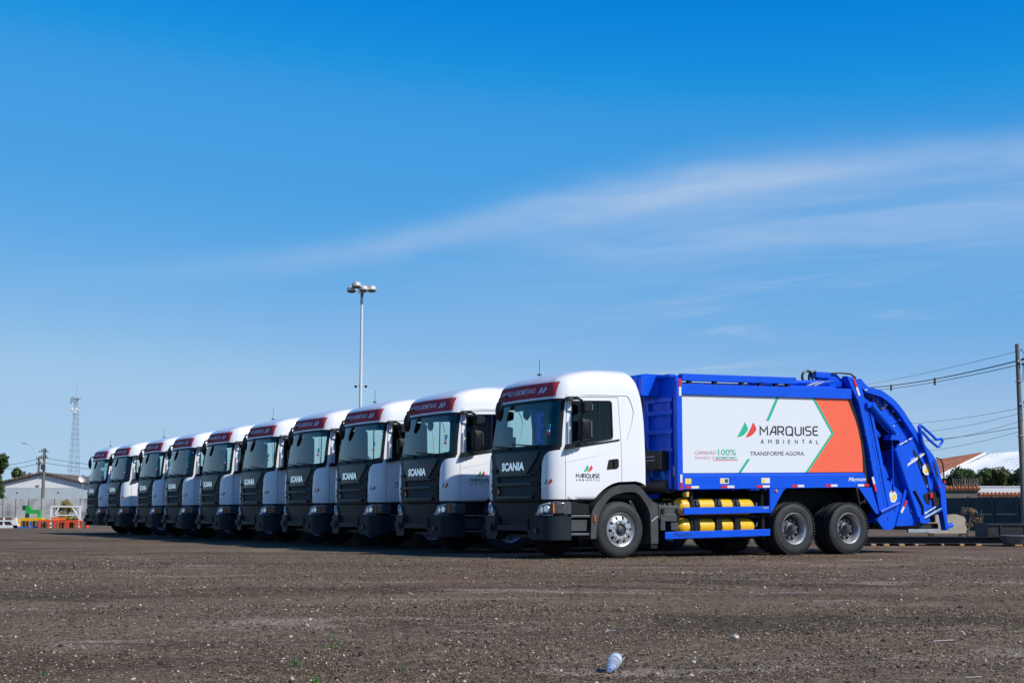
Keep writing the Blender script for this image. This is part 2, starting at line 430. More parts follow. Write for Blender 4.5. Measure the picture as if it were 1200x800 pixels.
def fix_normals(me, bv_pack=None, tol=0.004):
    """give the boolean's chopped faces the smooth normals of the uncut surface"""
    bv, co, no, pol = bv_pack or SMOOTH_REF[0]
    me.polygons.foreach_set('use_smooth', [True] * len(me.polygons))
    nors = [None] * len(me.loops)
    from mathutils.interpolate import poly_3d_calc
    for p in me.polygons:
        for li in p.loop_indices:
            q = me.vertices[me.loops[li].vertex_index].co
            hit, n, idx, dist = bv.find_nearest(q)
            v = p.normal.copy()
            if dist is not None and dist < tol and abs(n.dot(p.normal)) > 0.8:
                ids = pol[idx]
                if len(ids) < 6:
                    w = poly_3d_calc([co[i] for i in ids], hit)
                    v = sum((no[i] * k for i, k in zip(ids, w)), Vector()); v.normalize()
                    if v.dot(p.normal) < 0: v = -v
            nors[li] = v
    me.normals_split_custom_set(nors); return me
def fx(y, z, bv=None):
    h = (bv or BV).ray_cast(Vector((-4, y, z)), Vector((1, 0, 0)))
    return h[0].x if h[0] is not None else -1.2
def sy(x, z, bv=None):
    h = (bv or BV).ray_cast(Vector((x, -2, z)), Vector((0, 1, 0)))
    return h[0].y if h[0] is not None else 0.0
def offs(poly, d):
    n = len(poly); out = []
    area = sum(poly[i][0] * poly[(i + 1) % n][1] - poly[(i + 1) % n][0] * poly[i][1] for i in range(n))
    sg = 1 if area > 0 else -1
    for i in range(n):
        p0, p1, p2 = Vector(poly[i - 1]), Vector(poly[i]), Vector(poly[(i + 1) % n])
        a, b = (p1 - p0).normalized(), (p2 - p1).normalized()
        n0, n1 = Vector((a.y, -a.x)) * sg, Vector((b.y, -b.x)) * sg
        m = (n0 + n1).normalized(); out.append(tuple(p1 + m * d / max(m.dot(n0), .4)))
    return out
def rounded(poly, r, k=4):
    out = []; n = len(poly)
    for i in range(n):
        p0, p1, p2 = Vector(poly[i - 1]), Vector(poly[i]), Vector(poly[(i + 1) % n])
        d0 = (p0 - p1); d1 = (p2 - p1); rr = min(r, d0.length * .45, d1.length * .45)
        a = p1 + d0.normalized() * rr; b = p1 + d1.normalized() * rr
        for j in range(k + 1):
            t = j / k; out.append(tuple(a * (1 - t) ** 2 + p1 * 2 * t * (1 - t) + b * t * t))
    return out
def pm(poly, a, b, axis='y'):
    mb = MB(); (mb.prism if axis == 'y' else mb.prismx)(poly, a, b); return mb.mesh('cut')
def grid_front(y0, y1, z0, z1, lift, ny=24, nz=6, poly=None, bv=None):
    """sticker that hugs the cab front between two y and two z (z may be functions of t)"""
    mb = MB(); vs = []; fs = []
    for k in range(2):
        for i in range(ny + 1):
            for j in range(nz + 1):
                y = y0 + (y1 - y0) * i / ny; z = z0 + (z1 - z0) * j / nz
                vs.append((fx(y, z, bv) - lift * (1 - k), y, z))
    m = (ny + 1) * (nz + 1)
    for i in range(ny):
        for j in range(nz):
            a = i * (nz + 1) + j; fs.append((a, a + 1, a + nz + 2, a + nz + 1))
    edge = [i * (nz + 1) for i in range(ny + 1)] + [ny * (nz + 1) + j for j in range(1, nz + 1)] + [i * (nz + 1) + nz for i in range(ny - 1, -1, -1)] + [j for j in range(nz - 1, 0, -1)]
    for a, b in zip(edge, edge[1:] + edge[:1]): fs.append((a, b, b + m, a + m))
    return mb.add(vs, fs, True)

WIN = rounded([(-1.02, 1.995), (-1.005, 2.815), (-.15, 2.845), (-.15, 2.16)], .055)
WINF = [(-1.06, 2.00), (-1.04, 2.815)]
DOOR = [(-1.165, .9), (-1.165, 1.9), (-1.125, 2.45), (-1.075, 2.885), (-.012, 2.915), (.022, 2.1), (.022, .9)]
ARCH = [(-.665, .6), (-.655, .9), (-.631, 1.0), (-.482, 1.148), (-.375, 1.235), (-.272, 1.299), (-.15, 1.35), (-.031, 1.377), (.334, 1.393), (.45, 1.37), (.609, 1.296), (.8, 1.28), (.8, .6)]
WS = [(.030, 1.985), (.078, 2.865), (2.422, 2.865), (2.470, 1.985)]
BLK = [(.035, 1.935), (.035, 1.995), (2.465, 1.995), (2.465, 1.935), (2.32, 1.90), (2.235, 1.83), (2.185, 1.70), (2.165, 1.0), (.335, 1.0), (.315, 1.70), (.265, 1.83), (.18, 1.90)]

root = thing('garbage_truck', '', 'garbage truck', tuple(ORI), TH, 'garbage trucks parked side by side')
reg_parent = root

def build_cab(root):
    inn = loft(ZC, 0.030, -0.03); 
    for v in inn.vertices:
        if v.co.z < 1.05: v.co.z = .9
    shell = boolean(OUTER.copy(), inn)
    lin_o = loft(ZC, 0.034, -0.034); lin_i = loft([z for z in ZC if z > 1.18], 0.07, -0.07)
    liner = boolean(lin_o, lin_i)
    cut_ws = pm(WS, -2.5, -.80, 'x')
    cut_win = pm(WIN, -.5, 3.0)
    big_arch = pm(ARCH, -.5, 3.0)
    shell = boolean(shell, cut_ws); shell = boolean(shell, cut_win); shell = boolean(shell, big_arch)
    liner = boolean(liner, cut_ws); liner = boolean(liner, pm(offs(WIN, .03), -.5, 3.0)); liner = boolean(liner, big_arch)
    shell = boolean(shell, pm(BLK, -2.5, -1.12, 'x'))
    # creases pressed into the side: a thin groove each
    for a, b in (((-1.45, 1.655), (.7, 2.055)),):
        d = Vector((b[0] - a[0], b[1] - a[1])).normalized(); n = Vector((-d.y, d.x)) * .006
        q = [(a[0] + n.x, a[1] + n.y), (b[0] + n.x, b[1] + n.y), (b[0] - n.x, b[1] - n.y), (a[0] - n.x, a[1] - n.y)]
        g = MB(); g.prism(q, -.5, .012); g.prism(q, 2.488, 3.0); shell = boolean(shell, g.mesh('groove'))
    near_in, far_in = pm(DOOR, -.3, .40), pm(DOOR, 2.10, 2.8)
    d1 = boolean(shell.copy(), near_in, 'INTERSECT'); d2 = boolean(shell.copy(), far_in, 'INTERSECT')
    gap = MB(); gap.prism(offs(DOOR, .012), -.3, .405); gap.prism(offs(DOOR, .012), 2.095, 2.8)
    shell = boolean(shell, gap.mesh('gap'))
    for me in (shell, d1, d2): fix_normals(me)
    cab = link('cab', shell, WHITE, root)
    link('cab_lining', liner, LINER, cab)
    # seam trims of the side: gutter over the door and the arrow-shaped pressing behind it
    for s, nm in ((0, 'n'), (1, 'f')):
        def P(x, z, e=-.004):
            y = sy(x, z) + e; return (x, y if not s else 2.5 - y, z)
        t = MB(); t.tube([P(*p) for p in [(-1.10, 2.935), (-.6, 2.948), (0, 2.962), (.18, 2.965), (.225, 2.945), (.29, 2.82), (.33, 2.67), (.29, 2.47), (.21, 2.25), (.17, 2.17)]], .011, 6)
        t.build('side_moulding', WHITE, cab)
    # windscreen: thin curved pane
    pane = boolean(boolean(loft(ZC, .010), loft(ZC, .018)), pm(offs(WS, -.012), -2.5, -.80, 'x'), 'INTERSECT')
    fix_normals(pane, None, 0.03)
    ws = link('windscreen', pane, GLASS, root)
    seal = boolean(boolean(loft(ZC, .004), loft(ZC, .022)), pm(WS, -2.5, -.80, 'x'), 'INTERSECT')
    inner_ws = [(.068, 2.03), (.11, 2.81), (2.39, 2.81), (2.432, 2.03)]
    seal = boolean(seal, pm(rounded(inner_ws, .07), -2.6, -.7, 'x'))
    link('black_surround', fix_normals(seal, None, .03), GRILLE, ws)
    for y0 in (.55, 1.45):
        w = MB(); P = [(fx(y0 + k * .11, 2.02 + k * .008) - .03, y0 + k * .11, 2.02 + k * .008) for k in range(8)]
        w.tube(P, .012, 5); w.tube([(P[0][0] + .02, y0, 1.96), P[0]], .018, 5)
        w.build('wiper', BLACKP, ws)
    st = MB()
    for k, (z, m_) in enumerate(((2.36, 'g'), (2.31, 'b'), (2.26, 'w'), (2.21, 'r'))):
        grid_front(.20, .265, z, z + .042, .004 - .012, 1, 1).build('windscreen_sticker', {'g': GREEN, 'b': SKYBLUE, 'w': REFW, 'r': REFR}[m_], ws)
    # banner over the windscreen
    ban = grid_front(.185, 2.315, 2.905, 3.175, .007, 72, 16).build('banner', MAROON, root)
    v, f = fit_text('MOVIDO A BIOMETANO', 1.32, .092, .012)
    mb = MB(); mb.add([(fx(2.10 - p[0], 2.995 + p[1]) - .011, 2.10 - p[0], 2.995 + p[1]) for p in v], f); mb.build('banner_lettering', LILAC, ban)
    for k in range(2):
        u = np.array(LEAF) * (.15, .135) + (.115 * k, 0)
        mb = MB() if k == 0 else mb
        mb.add([(fx(.70 - p[0], 2.975 + p[1]) - .011, .70 - p[0], 2.975 + p[1]) for p in u], [tuple(range(len(u)))])
    mb.build('banner_emblem', LILAC, ban)
    # doors
    for s, me in ((0, d1), (1, d2)):
        Y = (lambda y: y) if not s else (lambda y: 2.5 - y)
        dr = link('door', me, WHITE, root)
        g = boolean(boolean(loft(ZC, .010), loft(ZC, .017)), pm(offs(WIN, -.004), -.5, .6) if not s else pm(offs(WIN, -.004), 1.9, 3.0), 'INTERSECT')
        dw = link('door_window', fix_normals(g, None, .03), SGLASS, dr)
        fr = boolean(boolean(loft(ZC, -.002), loft(ZC, .026)), pm(offs(WIN, .012), -.5, .6) if not s else pm(offs(WIN, .012), 1.9, 3.0), 'INTERSECT')
        fr = boolean(fr, pm(offs(WIN, -.016), -.6, 3.1))
        link('window_seal', fr, BLACKP, dr)
        b = MB(); b.bar((-.42, Y(sy(-.42, 2.45) + .002), 2.09), (-.42, Y(sy(-.42, 2.8) + .006), 2.84), .02, .018, (1, 0, 0)); b.build('window_bar', BLACKP, dr)
        sl = MB(); sl.bar((-1.0, Y(sy(-1, 2.0) - .012), 1.985), (-.01, Y(sy(-.1, 2.15) - .012), 2.142), .014, .028); sl.build('window_sill', BLACKP, dr)
        hp = rounded([(-.30, 1.59), (-.255, 1.775), (-.05, 1.80), (-.05, 1.625)], .03)
        h = MB(); h.prism(hp, Y(sy(-.2, 1.7) - .006), Y(.05)); h.build('door_handle', DARK, dr)
        h = MB(); h.obox((-.105, Y(-.02), 1.705), (.10, 0, .012), (0, .03, 0), (0, 0, .14)); h.build('handle_grip', BLACKP, dr)
        if not s:
            v, f = stroke_text('MARQUISE', .068, .50, .0125, .27)
            q = lambda u, w: (-.95 + u, sy(-.95 + u, 1.46 + w) - .004, 1.442 + w + u * .012)
            mb = MB(); mb.add([q(*p) for p in v], f)
            v, f = stroke_text('aMBIENTaL', .030, .50, .007, 1.3)
            mb.add([q(p[0], p[1] - .055) for p in v], f); mb.build('door_lettering', INK, dr)
            for k, m_ in ((0, GREEN), (1, REDP)):
                u = np.array(LEAF) * .125 + (.155 + .082 * k, .105)
                mb = MB(); mb.add([q(*p) for p in u], [tuple(range(len(u)))]); mb.build('door_emblem', m_, dr)
    for k, m_ in ((0, GREEN), (1, REDP)):     # small emblem on the corner panel
        u = np.array(LEAF) * .115
        mb = MB()
        vs = []
        for p in u:
            y = .235 - p[0] * .75 - .075 * k; z = 1.315 + p[1]
            vs.append((fx(y, z) - .004, y, z))
        mb.add(vs, [tuple(range(len(u)))]); mb.build('corner_emblem', m_, cab)
    # roof bits: antenna and vent
    a = MB(); a.lathe([(0, .03), (.035, .025), (.045, 0)], 10, 'z', (-.80, 1.55, 3.415)); a.tube([(-.80, 1.55, 3.42), (-.79, 1.55, 3.72)], .005, 5); a.build('antenna', BLACKP, cab)
    # rear wall ribs
    for y in (.6, 1.25, 1.9):
        a = MB(); a.box(.598, .625, y - .03, y + .03, 1.3, 2.6); a.build('rear_rib', WHITE, cab)

def bez(p0, p1, p2, p3, n=8):
    return [tuple(np.array(p0) * (1 - t) ** 3 + 3 * np.array(p1) * t * (1 - t) ** 2 + 3 * np.array(p2) * t * t * (1 - t) + np.array(p3) * t ** 3) for t in np.linspace(0, 1, n)]
LEAF = [(0, 0)] + [(.62, 1.0)][:0] + bez((0, 0), (.22, .28), (.48, .62), (.66, 1.0), 7)[1:] + bez((.66, 1.0), (.78, .86), (.9, .66), (.93, .54), 5)[1:] + bez((.93, .54), (.74, .2), (.42, .02), (0, 0), 7)[1:-1]

build_cab(root)

def build_front(root):
    # black grille panel, inset in the white front
    zs = list(np.linspace(.99, 2.0, 18))
    gp = boolean(loft(zs, .006), pm(offs(BLK, -.006), -2.5, -1.13, 'x'), 'INTERSECT')
    gp = boolean(gp, loft(list(np.linspace(.9, 2.1, 14)), .09), 'DIFFERENCE')
    cuts = MB()
    for z0, z1, w in ((1.365, 1.475, .62), (1.135, 1.315, .60)):
        cuts.prismx(rounded([(1.25 - w, z0), (1.25 + w, z0), (1.25 + w + .02, z1), (1.25 - w - .02, z1)], .03), -2.5, -1.2)
    gp = boolean(gp, cuts.mesh('c'))
    g = link('grille', gp, GRILLE, root)
    b = MB(); b.box(-1.43, -1.41, .5, 2.0, 1.0, 1.6); b.build('radiator', DARK, g)
    for z, dz in ((1.435, .018), (1.40, .018), (1.27, .02), (1.225, .02), (1.18, .02)):
        b = MB(); vs = []
        ys = np.linspace(.64, 1.86, 9)
        b.tube([(fx(y, z) + .05, y, z) for y in ys], .012, 5); b.build('grille_slat', BLACKP, g)
    for z, h in ((1.34, .05), (1.105, .055), (1.50, .03)):
        b = MB(); P = [(fx(y, z) - .012, y, z) for y in np.linspace(.58, 1.92, 11)]
        for p, q in zip(P, P[1:]): b.bar(p, q, .05, h)
        b.build('grille_bar', mat('grille_bar_grey', (.022, .038, .045), .45, spec=.3), g)
    # badge panel
    bp = boolean(boolean(loft(zs, -.014), loft(list(np.linspace(.9, 2.1, 14)), .03)), pm(rounded([(.42, 1.92), (2.08, 1.92), (2.0, 1.78), (1.72, 1.51), (.78, 1.51), (.5, 1.78)], .05), -2.5, -1.13, 'x'), 'INTERSECT')
    pb = link('badge_panel', fix_normals(bp, None, .05), BADGEP, g)
    v, f = fit_text('SCANIA', .84, .135, .045)
    mb = MB(); top = [(fx(1.67 - p[0], 1.585 + p[1]) - .026, 1.67 - p[0], 1.585 + p[1]) for p in v]; mb.add(top, f)
    mb.build('badge_lettering', CHROME, pb)
    # emblem and small lamps on the grille sides
    b = MB(); b.lathe([(0, -.016), (.025, -.014), (.03, 0)], 12, 'x', (fx(.52, 1.22) + .004, .52, 1.22)); b.build('grille_emblem', REFW, g)
    b = MB(); b.box(fx(1.86, 1.21) - .012, fx(1.86, 1.21) + .01, 1.81, 1.91, 1.17, 1.25); b.build('grille_lamp', mat('dim_amber', (.35, .10, .02), .4), g)
    for s in (0, 1):
        Y = (lambda y: y) if not s else (lambda y: 2.5 - y)
        for z in (1.60, 1.33, 1.22):
            b = MB(); b.bar((fx(.36, z) - .012, Y(.36), z), (fx(.58, z) - .012, Y(.58), z), .03, .05); b.build('grille_wing', GRILLE, g)
    # bumper
    low = loft(list(np.linspace(.34, .755, 8)), -.045, 0, .03)
    low = boolean(low, loft(list(np.linspace(.2, .72, 8)), .12, 0, 0))
    low = boolean(low, pm([(-2, .2), (-1.075, .2), (-1.065, .9), (-2, .9)], -1, 4), 'INTERSECT')
    cut = MB(); cut.prismx(rounded([(.72, .60), (1.78, .60), (1.82, .80), (.68, .80)], .03), -2.5, -1.5)
    low = boolean(low, cut.mesh('c'))
    low = boolean(low, pm([(.46, .1), (.70, .50), (1.80, .50), (2.04, .1)], -2.5, -.9, 'x'))
    bu = link('bumper', low, mat('bumper_plastic', (.012, .021, .025), .5, spec=.22, var=.12, bump=.05, bscale=250), root)
    me = bu.data; me.polygons.foreach_set('use_smooth', [True] * len(me.polygons)); me.set_sharp_from_angle(angle=math.radians(30))
    for z in (.635, .70):
        b = MB(); b.tube([(fx(1.25, 1.1) + .01, y, z) for y in (.74, 1.25, 1.76)], .013, 5); b.build('bumper_slat', BLACKP, bu)
    for y in (.64, 1.86):
        b = MB(); b.bar((fx(y, 1.1) - .062, y, .52), (fx(y, 1.1) - .062, y, .735), .022, .03, (1, 0, 0)); b.build('bumper_seam', DARK, bu)
        b = MB(); b.lathe([(0, -.014), (.045, -.012), (.055, 0)], 14, 'x', (fx(.45, 1.1) - .066, .42 if y < 1 else 2.08, .50)); b.build('fog_lamp', GREYP, bu)
    b = MB(); b.bar((-1.60, 1.99, .56), (-1.60, 2.2, .56), .02, .13); b.build('number_plate_holder', BLACKP, bu)
    b = MB(); P = [(-1.34, y, .40) for y in np.linspace(.45, 2.05, 8)]
    for p, q in zip(P, P[1:]): b.bar(p, q, .12, .05)
    b.build('lower_lip', BLACKP, bu)
    # lamp deck between bumper and cab
    deck = boolean(loft(list(np.linspace(.75, 1.075, 8)), .012), loft(list(np.linspace(.6, 1.2, 8)), .16))
    deck = boolean(deck, pm([(-2, .5), (-1.06, .5), (-1.19, 1.2), (-2, 1.2)], -1, 4), 'INTERSECT')
    cut = MB(); cut.prismx([(.70, .79), (1.80, .79), (1.90, 1.0), (.60, 1.0)], -2.5, -1.5)
    deck = boolean(deck, cut.mesh('c'))
    dk = link('lamp_deck', deck, GRILLE, root)
    me = deck; me.polygons.foreach_set('use_smooth', [True] * len(me.polygons)); me.set_sharp_from_angle(angle=math.radians(30))
    b = MB()
    for y in np.linspace(.72, 1.78, 2): b.box(-1.46, -1.42, y - .01, y + .01, .8, 1.0)
    b.box(-1.42, -1.40, .6, 1.9, .77, 1.02); b.build('lower_radiator', DARK, dk)
    for z in (.84, .9, .96):
        b = MB(); b.tube([(fx(y, 1.1) + .05, y, z) for y in np.linspace(.66, 1.84, 7)], .011, 5); b.build('lower_slat', BLACKP, dk)
    for s in (0, 1):
        Y = (lambda y: y) if not s else (lambda y: 2.5 - y)
        hl_poly = [(.016, .80), (.012, 1.0), (.06, 1.025), (.36, .955), (.46, .85), (.48, .785)]
        pol = hl_poly if not s else [(2.5 - y, z) for y, z in hl_poly][::-1]
        hz = list(np.linspace(.74, 1.06, 8))
        base = boolean(boolean(loft(hz, -.004), loft(hz, .05)), pm(pol, -2.5, -1.05, 'x'), 'INTERSECT')
        hl = link('headlight', base, mat('headlight_glass', (.10, .115, .125), .08, metal=.3, coat=1.0, var=.3, scale=18), root)
        def on(y, z, e=.012):
            b_ = BV.ray_cast(Vector((-4, y, max(z, 1.07))), Vector((1, 0, 0)))
            return Vector((b_[0].x - e, Y(y), z))
        for y, z, r in ((.315, .875, .056), (.185, .89, .060)):
            p = on(y, z); nrm = (on(y + .02, z) - on(y - .02, z)).cross(Vector((0, 0, 1))).normalized()
            t1 = nrm.cross(Vector((0, 0, 1))).normalized(); b = MB()
            vs = [p]; 
            for k in range(14): vs.append(p + t1 * r * math.cos(k / 14 * 6.2832) + Vector((0, 0, r * math.sin(k / 14 * 6.2832))))
            vs2 = [q + (Vector((.03, 0, 0))) for q in vs[1:]]
            b.add(vs + vs2, [(0, k + 1, (k + 1) % 14 + 1) for k in range(14)] + [(k + 1, 15 + k, 15 + (k + 1) % 14, (k + 1) % 14 + 1) for k in range(14)])
            b.build('lens', CHROME, hl)
            b = MB(); P = [p + t1 * r * 1.12 * math.cos(k / 14 * 6.2832) + Vector((-.006, 0, r * 1.12 * math.sin(k / 14 * 6.2832))) for k in range(14)]
            b.tube(P, .008, 5, True); b.build('lens_ring', ALU, hl)
        b = MB()
        P = [on(.26, .812, .018), on(.37, .825, .018), on(.39, .88, .018), on(.36, .94, .018), on(.26, .962, .018), on(.12, .99, .018)]
        b.tube(P, .015, 6); b.build('light_strip', REFW, hl)
        b = MB(); P = [on(.075, z, .016) for z in (.815, .87, .93, .99)]
        for p, q in zip(P, P[1:]): b.bar(p, q, .035, .02, (1, 0, 0))
        b.build('indicator', ORANGE, hl)
        b = MB(); b.bar(on(.47, .80, .014), on(.36, .812, .014), .02, .045); b.build('indicator', ORANGE, hl)
        b = MB(); P = [on(y, .778, .03) for y in (.5, .4, .3, .2, .12, .07)]
        b.tube(P, .008, 5); b.build('bright_edge', ALU, hl)
        # steps behind the bumper
        st = MB(); st.box(-1.055, -.66, Y(.20), Y(.16), .40, 1.06); st.build('step_well', DARK, root)
        for z in (.765, .445):
            b = MB(); b.box(-1.055, -.63, *sorted((Y(.01), Y(.20))), z - .03, z, 0, .008); stp = b.build('step', GREYP, root)
            b = MB(); b.box(-1.05, -.635, *sorted((Y(.002), Y(.03))), z + .002, z + .012); b.build('step_edge', ALU, stp)
        b = MB(); b.prism([(-1.05, .50), (-.70, .50), (-.66, .70), (-1.05, .70)], Y(.06), Y(.09)); b.build('step_panel', GREYP, root)
        b = MB(); b.prism([(-1.06, .80), (-.64, .80), (-.66, .98), (-.80, .985), (-1.06, 1.04)], Y(.05), Y(.08)); b.build('step_panel', BLACKP, root)
        # fender
        fo = [(-.665, .36), (-.65, .75), (-.625, .86), (-.55, .97), (-.47, 1.05), (-.36, 1.15), (-.25, 1.23), (-.12, 1.285), (0, 1.315), (.30, 1.325), (.38, 1.305), (.46, 1.25), (.55, 1.155), (.64, 1.06), (.72, 1.005), (.80, .985), (.80, .26)]
        fi = [(.655, .26), (.64, .80), (.60, .90), (.54, .99), (.47, 1.08), (.40, 1.155), (.32, 1.195), (.15, 1.195), (0, 1.175), (-.12, 1.145), (-.22, 1.10), (-.31, 1.02), (-.40, .91), (-.46, .80), (-.50, .68), (-.53, .50), (-.54, .36)]
        b = MB(); no = len(fo)
        a = [(x, Y(-.028), z) for x, z in fo]; c = [(x, Y(-.010), z) for x, z in fi[::-1]]
        a2 = [(x, Y(.40), z) for x, z in fo]; c2 = [(x, Y(.40), z) for x, z in fi[::-1]]
        a0 = [(x * .985 + .0015, Y(.004), z + .012 if 0 < i < no - 1 else z) for i, (x, z) in enumerate(fo)]
        vs = a + c + a2 + c2 + a0; fs = []
        for i in range(no - 1):
            fs += [(i, i + 1, no + i + 1, no + i), (no + i, no + i + 1, 3 * no + i + 1, 3 * no + i), (i, 4 * no + i, 4 * no + i + 1, i + 1), (4 * no + i, 2 * no + i, 2 * no + i + 1, 4 * no + i + 1), (2 * no + i, 3 * no + i, 3 * no + i + 1, 2 * no + i + 1)]
        b.add(vs, fs, True); fd = b.build('fender', GREYP, root)
        b = MB(); b.box(-.60, -.56, *sorted((Y(-.04), Y(-.026))), .66, .78, 0, .004); b.build('marker_lamp', mat('dull_amber', (.45, .10, .015), .3), fd)
        b = MB(); b.box(.655, .795, *sorted((Y(.0), Y(.45))), .17, .258); b.build('mud_flap', BLACKP, fd)
        b = MB(); b.tube([(.65, Y(-.03), .66), (.80, Y(-.03), .76)], .006, 5); b.build('fender_strap', ALU, fd)
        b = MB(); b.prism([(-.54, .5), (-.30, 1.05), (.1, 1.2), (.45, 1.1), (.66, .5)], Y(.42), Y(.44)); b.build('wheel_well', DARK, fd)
        # mirrors
        ma = MB(); yb = Y(-.17)
        ma.tube([(-1.10, Y(.09), 2.86), (-1.07, Y(-.06), 2.86), (-1.0, yb, 2.845), (-.93, yb, 2.82), (-.91, yb, 2.75), (-.91, yb, 2.2), (-.94, yb, 2.06), (-1.04, Y(-.10), 2.0), (-1.15, Y(.03), 1.985)], .022, 8)
        arm = ma.build('mirror_arm', BLACKP, root)
        for (x0, z0, x1, z1) in ((-1.00, 2.10, -.77, 2.50), (-.96, 2.59, -.75, 2.80)):
            b = MB(); pol = rounded([(x0 + .01, z0), (x1, z0 + .03), (x1 + .005, z1 - .015), (x0 + .02, z1)], .045)
            n = len(pol); vs = []; cx, cz = (x0 + x1) / 2, (z0 + z1) / 2
            for yy, k in ((-.26, .75), (-.24, .92), (-.17, 1.0), (-.13, .98)):
                # housing is turned: bulging forward face, mirror glass to the rear
                for x, z in pol: vs.append(((cx + (x - cx) * k), Y(yy), cz + (z - cz) * k))
            fs = [(r * n + i, r * n + (i + 1) % n, (r + 1) * n + (i + 1) % n, (r + 1) * n + i) for r in range(3) for i in range(n)] + [tuple(range(n)), tuple(range(3 * n, 4 * n))]
            b.add(vs, fs, True); h = b.build('mirror_housing', BLACKP, arm)
            b = MB(); b.box(x1 - .0, x1 + .006, *sorted((Y(-.245), Y(-.145))), z0 + .06, z1 - .05); b.build('mirror_glass', CHROME, h)
        b = MB(); b.obox((-1.06, Y(-.03), 2.86), (.18, 0, .01), (0, .16, 0), (0, 0, .06)); b.build('mirror_bracket', GREYP, arm)
        b = MB(); b.prism(rounded([(-1.19, 1.945), (-1.03, 1.965), (-1.0, 2.02), (-1.16, 2.04)], .02), Y(-.12), Y(.02)); b.build('mirror_foot', BLACKP, arm)
        b = MB(); b.bar((-1.12, Y(-.012), 2.05), (-1.10, Y(.01), 2.45), .03, .02, (1, 0, 0)); b.build('grab_rail', ALU, root)
    # front view mirror at the far corner of the windscreen
    b = MB(); b.tube([(-1.20, 1.87, 3.00), (-1.36, 1.87, 3.01), (-1.48, 1.87, 2.96), (-1.50, 1.87, 2.84)], .024, 7); fm = b.build('front_mirror', BLACKP, root)
    b = MB(); b.lathe([(0, -.06), (.06, -.05), (.10, -.02), (.115, .02), (.10, .05), (0, .055)], 16, 'x', (0, 0, 0))
    me = b.mesh('mirror_housing')
    for v_ in me.vertices: v_.co = Vector((v_.co.x - 1.50, v_.co.y * .95 + 1.87, v_.co.z * 1.75 + 2.73))
    link('mirror_housing', me, BLACKP, fm)
    # inside of the cab
    ds = MB(); ds.prism([(-1.36, 1.75), (-1.35, 1.90), (-1.05, 1.99), (-.80, 1.94), (-.78, 1.6), (-1.0, 1.4), (-1.34, 1.4)], .34, 2.16); ds.build('dashboard', SEAT, root)
    sw = MB(); P = [(-.72 + .21 * math.sin(a) * .35, .62 + .22 * math.cos(a), 2.05 + .21 * math.sin(a)) for a in np.linspace(0, 2 * math.pi, 20, endpoint=False)]
    sw.tube(P, .017, 6, True); sw.bar((-.72, .41, 2.05), (-.72, .83, 2.05), .03, .05); sw.bar((-.73, .62, 2.05), (-.95, .62, 1.85), .06, .06); sw.build('steering_wheel', BLACKP, root)
    for y in (.62, 1.88):
        s_ = MB(); s_.box(-.55, -.02, y - .26, y + .26, 1.50, 1.66, 0, .04); s_.build('seat_cushion', SEAT, root)
        s_ = MB(); s_.prism(rounded([(-.06, 1.6), (.12, 1.62), (.24, 2.38), (.10, 2.40)], .05), y - .25, y + .25); st = s_.build('seat_back', SEAT, root)
        s_ = MB(); s_.prism(rounded([(.10, 2.40), (.22, 2.41), (.25, 2.62), (.14, 2.62)], .04), y - .14, y + .14); s_.build('headrest', SEAT, st)
    for y0, y1 in ((.22, .95), (1.05, 1.75)):
        b = MB(); b.bar((-1.20, y0, 2.76), (-1.20, y1, 2.76), .012, .10, (1, 0, 2)); b.build('sun_visor', LINER, root)
    b = MB(); b.lathe([(0, .03), (.10, .02), (.12, 0), (.10, -.03), (0, -.04)], 14, 'x', (-1.15, 1.42, 2.66)); b.build('interior_mirror', BLACKP, root)
    b = MB(); b.box(-1.3, .45, .12, 2.38, 1.08, 1.16); b.build('cab_floor', SEAT, root)
    b = MB(); b.tube([(-1.34, 2.12, 2.03), (-1.34, 2.12, 2.24), (-1.30, 2.16, 2.28), (-1.26, 2.2, 2.26)], .008, 5); b.build('handrail', BLACKP, root)

build_front(root)

# ------------------------------------------------------------------ wheels and chassis
R_T = .512
def tyre_mesh(y0, y1, lug):
    """tyre from outer face y0 to inner face y1"""
    w = y1 - y0; mb = MB()
    pr = [(.298, .030), (.31, .012), (.36, .002), (.42, .0), (.455, .008), (.475, .02), (.495, .035), (.508, .055)]
    prof = [(r, y0 + h) for r, h in pr]
    g = 5
    for k in range(g):
        a = .06 + (w - .12) * k / g; b_ = .06 + (w - .12) * (k + 1) / g
        prof += [(R_T, y0 + a + .008), (R_T, y0 + b_ - .008)]
        if k < g - 1: prof += [(R_T - .013, y0 + b_ - .006), (R_T - .013, y0 + b_ + .006)]
    prof += [(r, y1 - h) for r, h in pr[::-1]]
    mb.lathe(prof, 64, 'y', (0, 0, 0), smooth=True)
    if lug:
        for i in range(56):
            a = 2 * math.pi * i / 56
            for yy in (y0 + .035, y1 - .035):
                mb.obox((math.cos(a) * .503, yy, math.sin(a) * .503), (math.cos(a) * .03, 0, math.sin(a) * .03), (0, .06, 0), (-math.sin(a) * .026, 0, math.cos(a) * .026))
    for r in (.345, .40):  # sidewall rings
        mb.tube([(r * math.cos(t), y0 + .001, r * math.sin(t)) for t in np.linspace(0, 2 * math.pi, 40, endpoint=False)], .004, 4, True)
    return mb.mesh('tyre')
TY1 = tyre_mesh(0.0, .29, False); TY2 = tyre_mesh(0.0, .27, True); TY2B = tyre_mesh(0.31, .58, True)
def rim_front():
    mb = MB()
    prof = [(.302, .004), (.308, .014), (.300, .022), (.284, .03), (.276, .06), (.262, .05), (.245, .036), (.215, .022), (.190, .012), (.178, .008), (.150, .008), (.118, .010), (.116, .05)]
    return mb.lathe(prof, 60, 'y', skip=lambda i, j: j in (6, 7) and i % 6 in (0, 1)).mesh('rim')
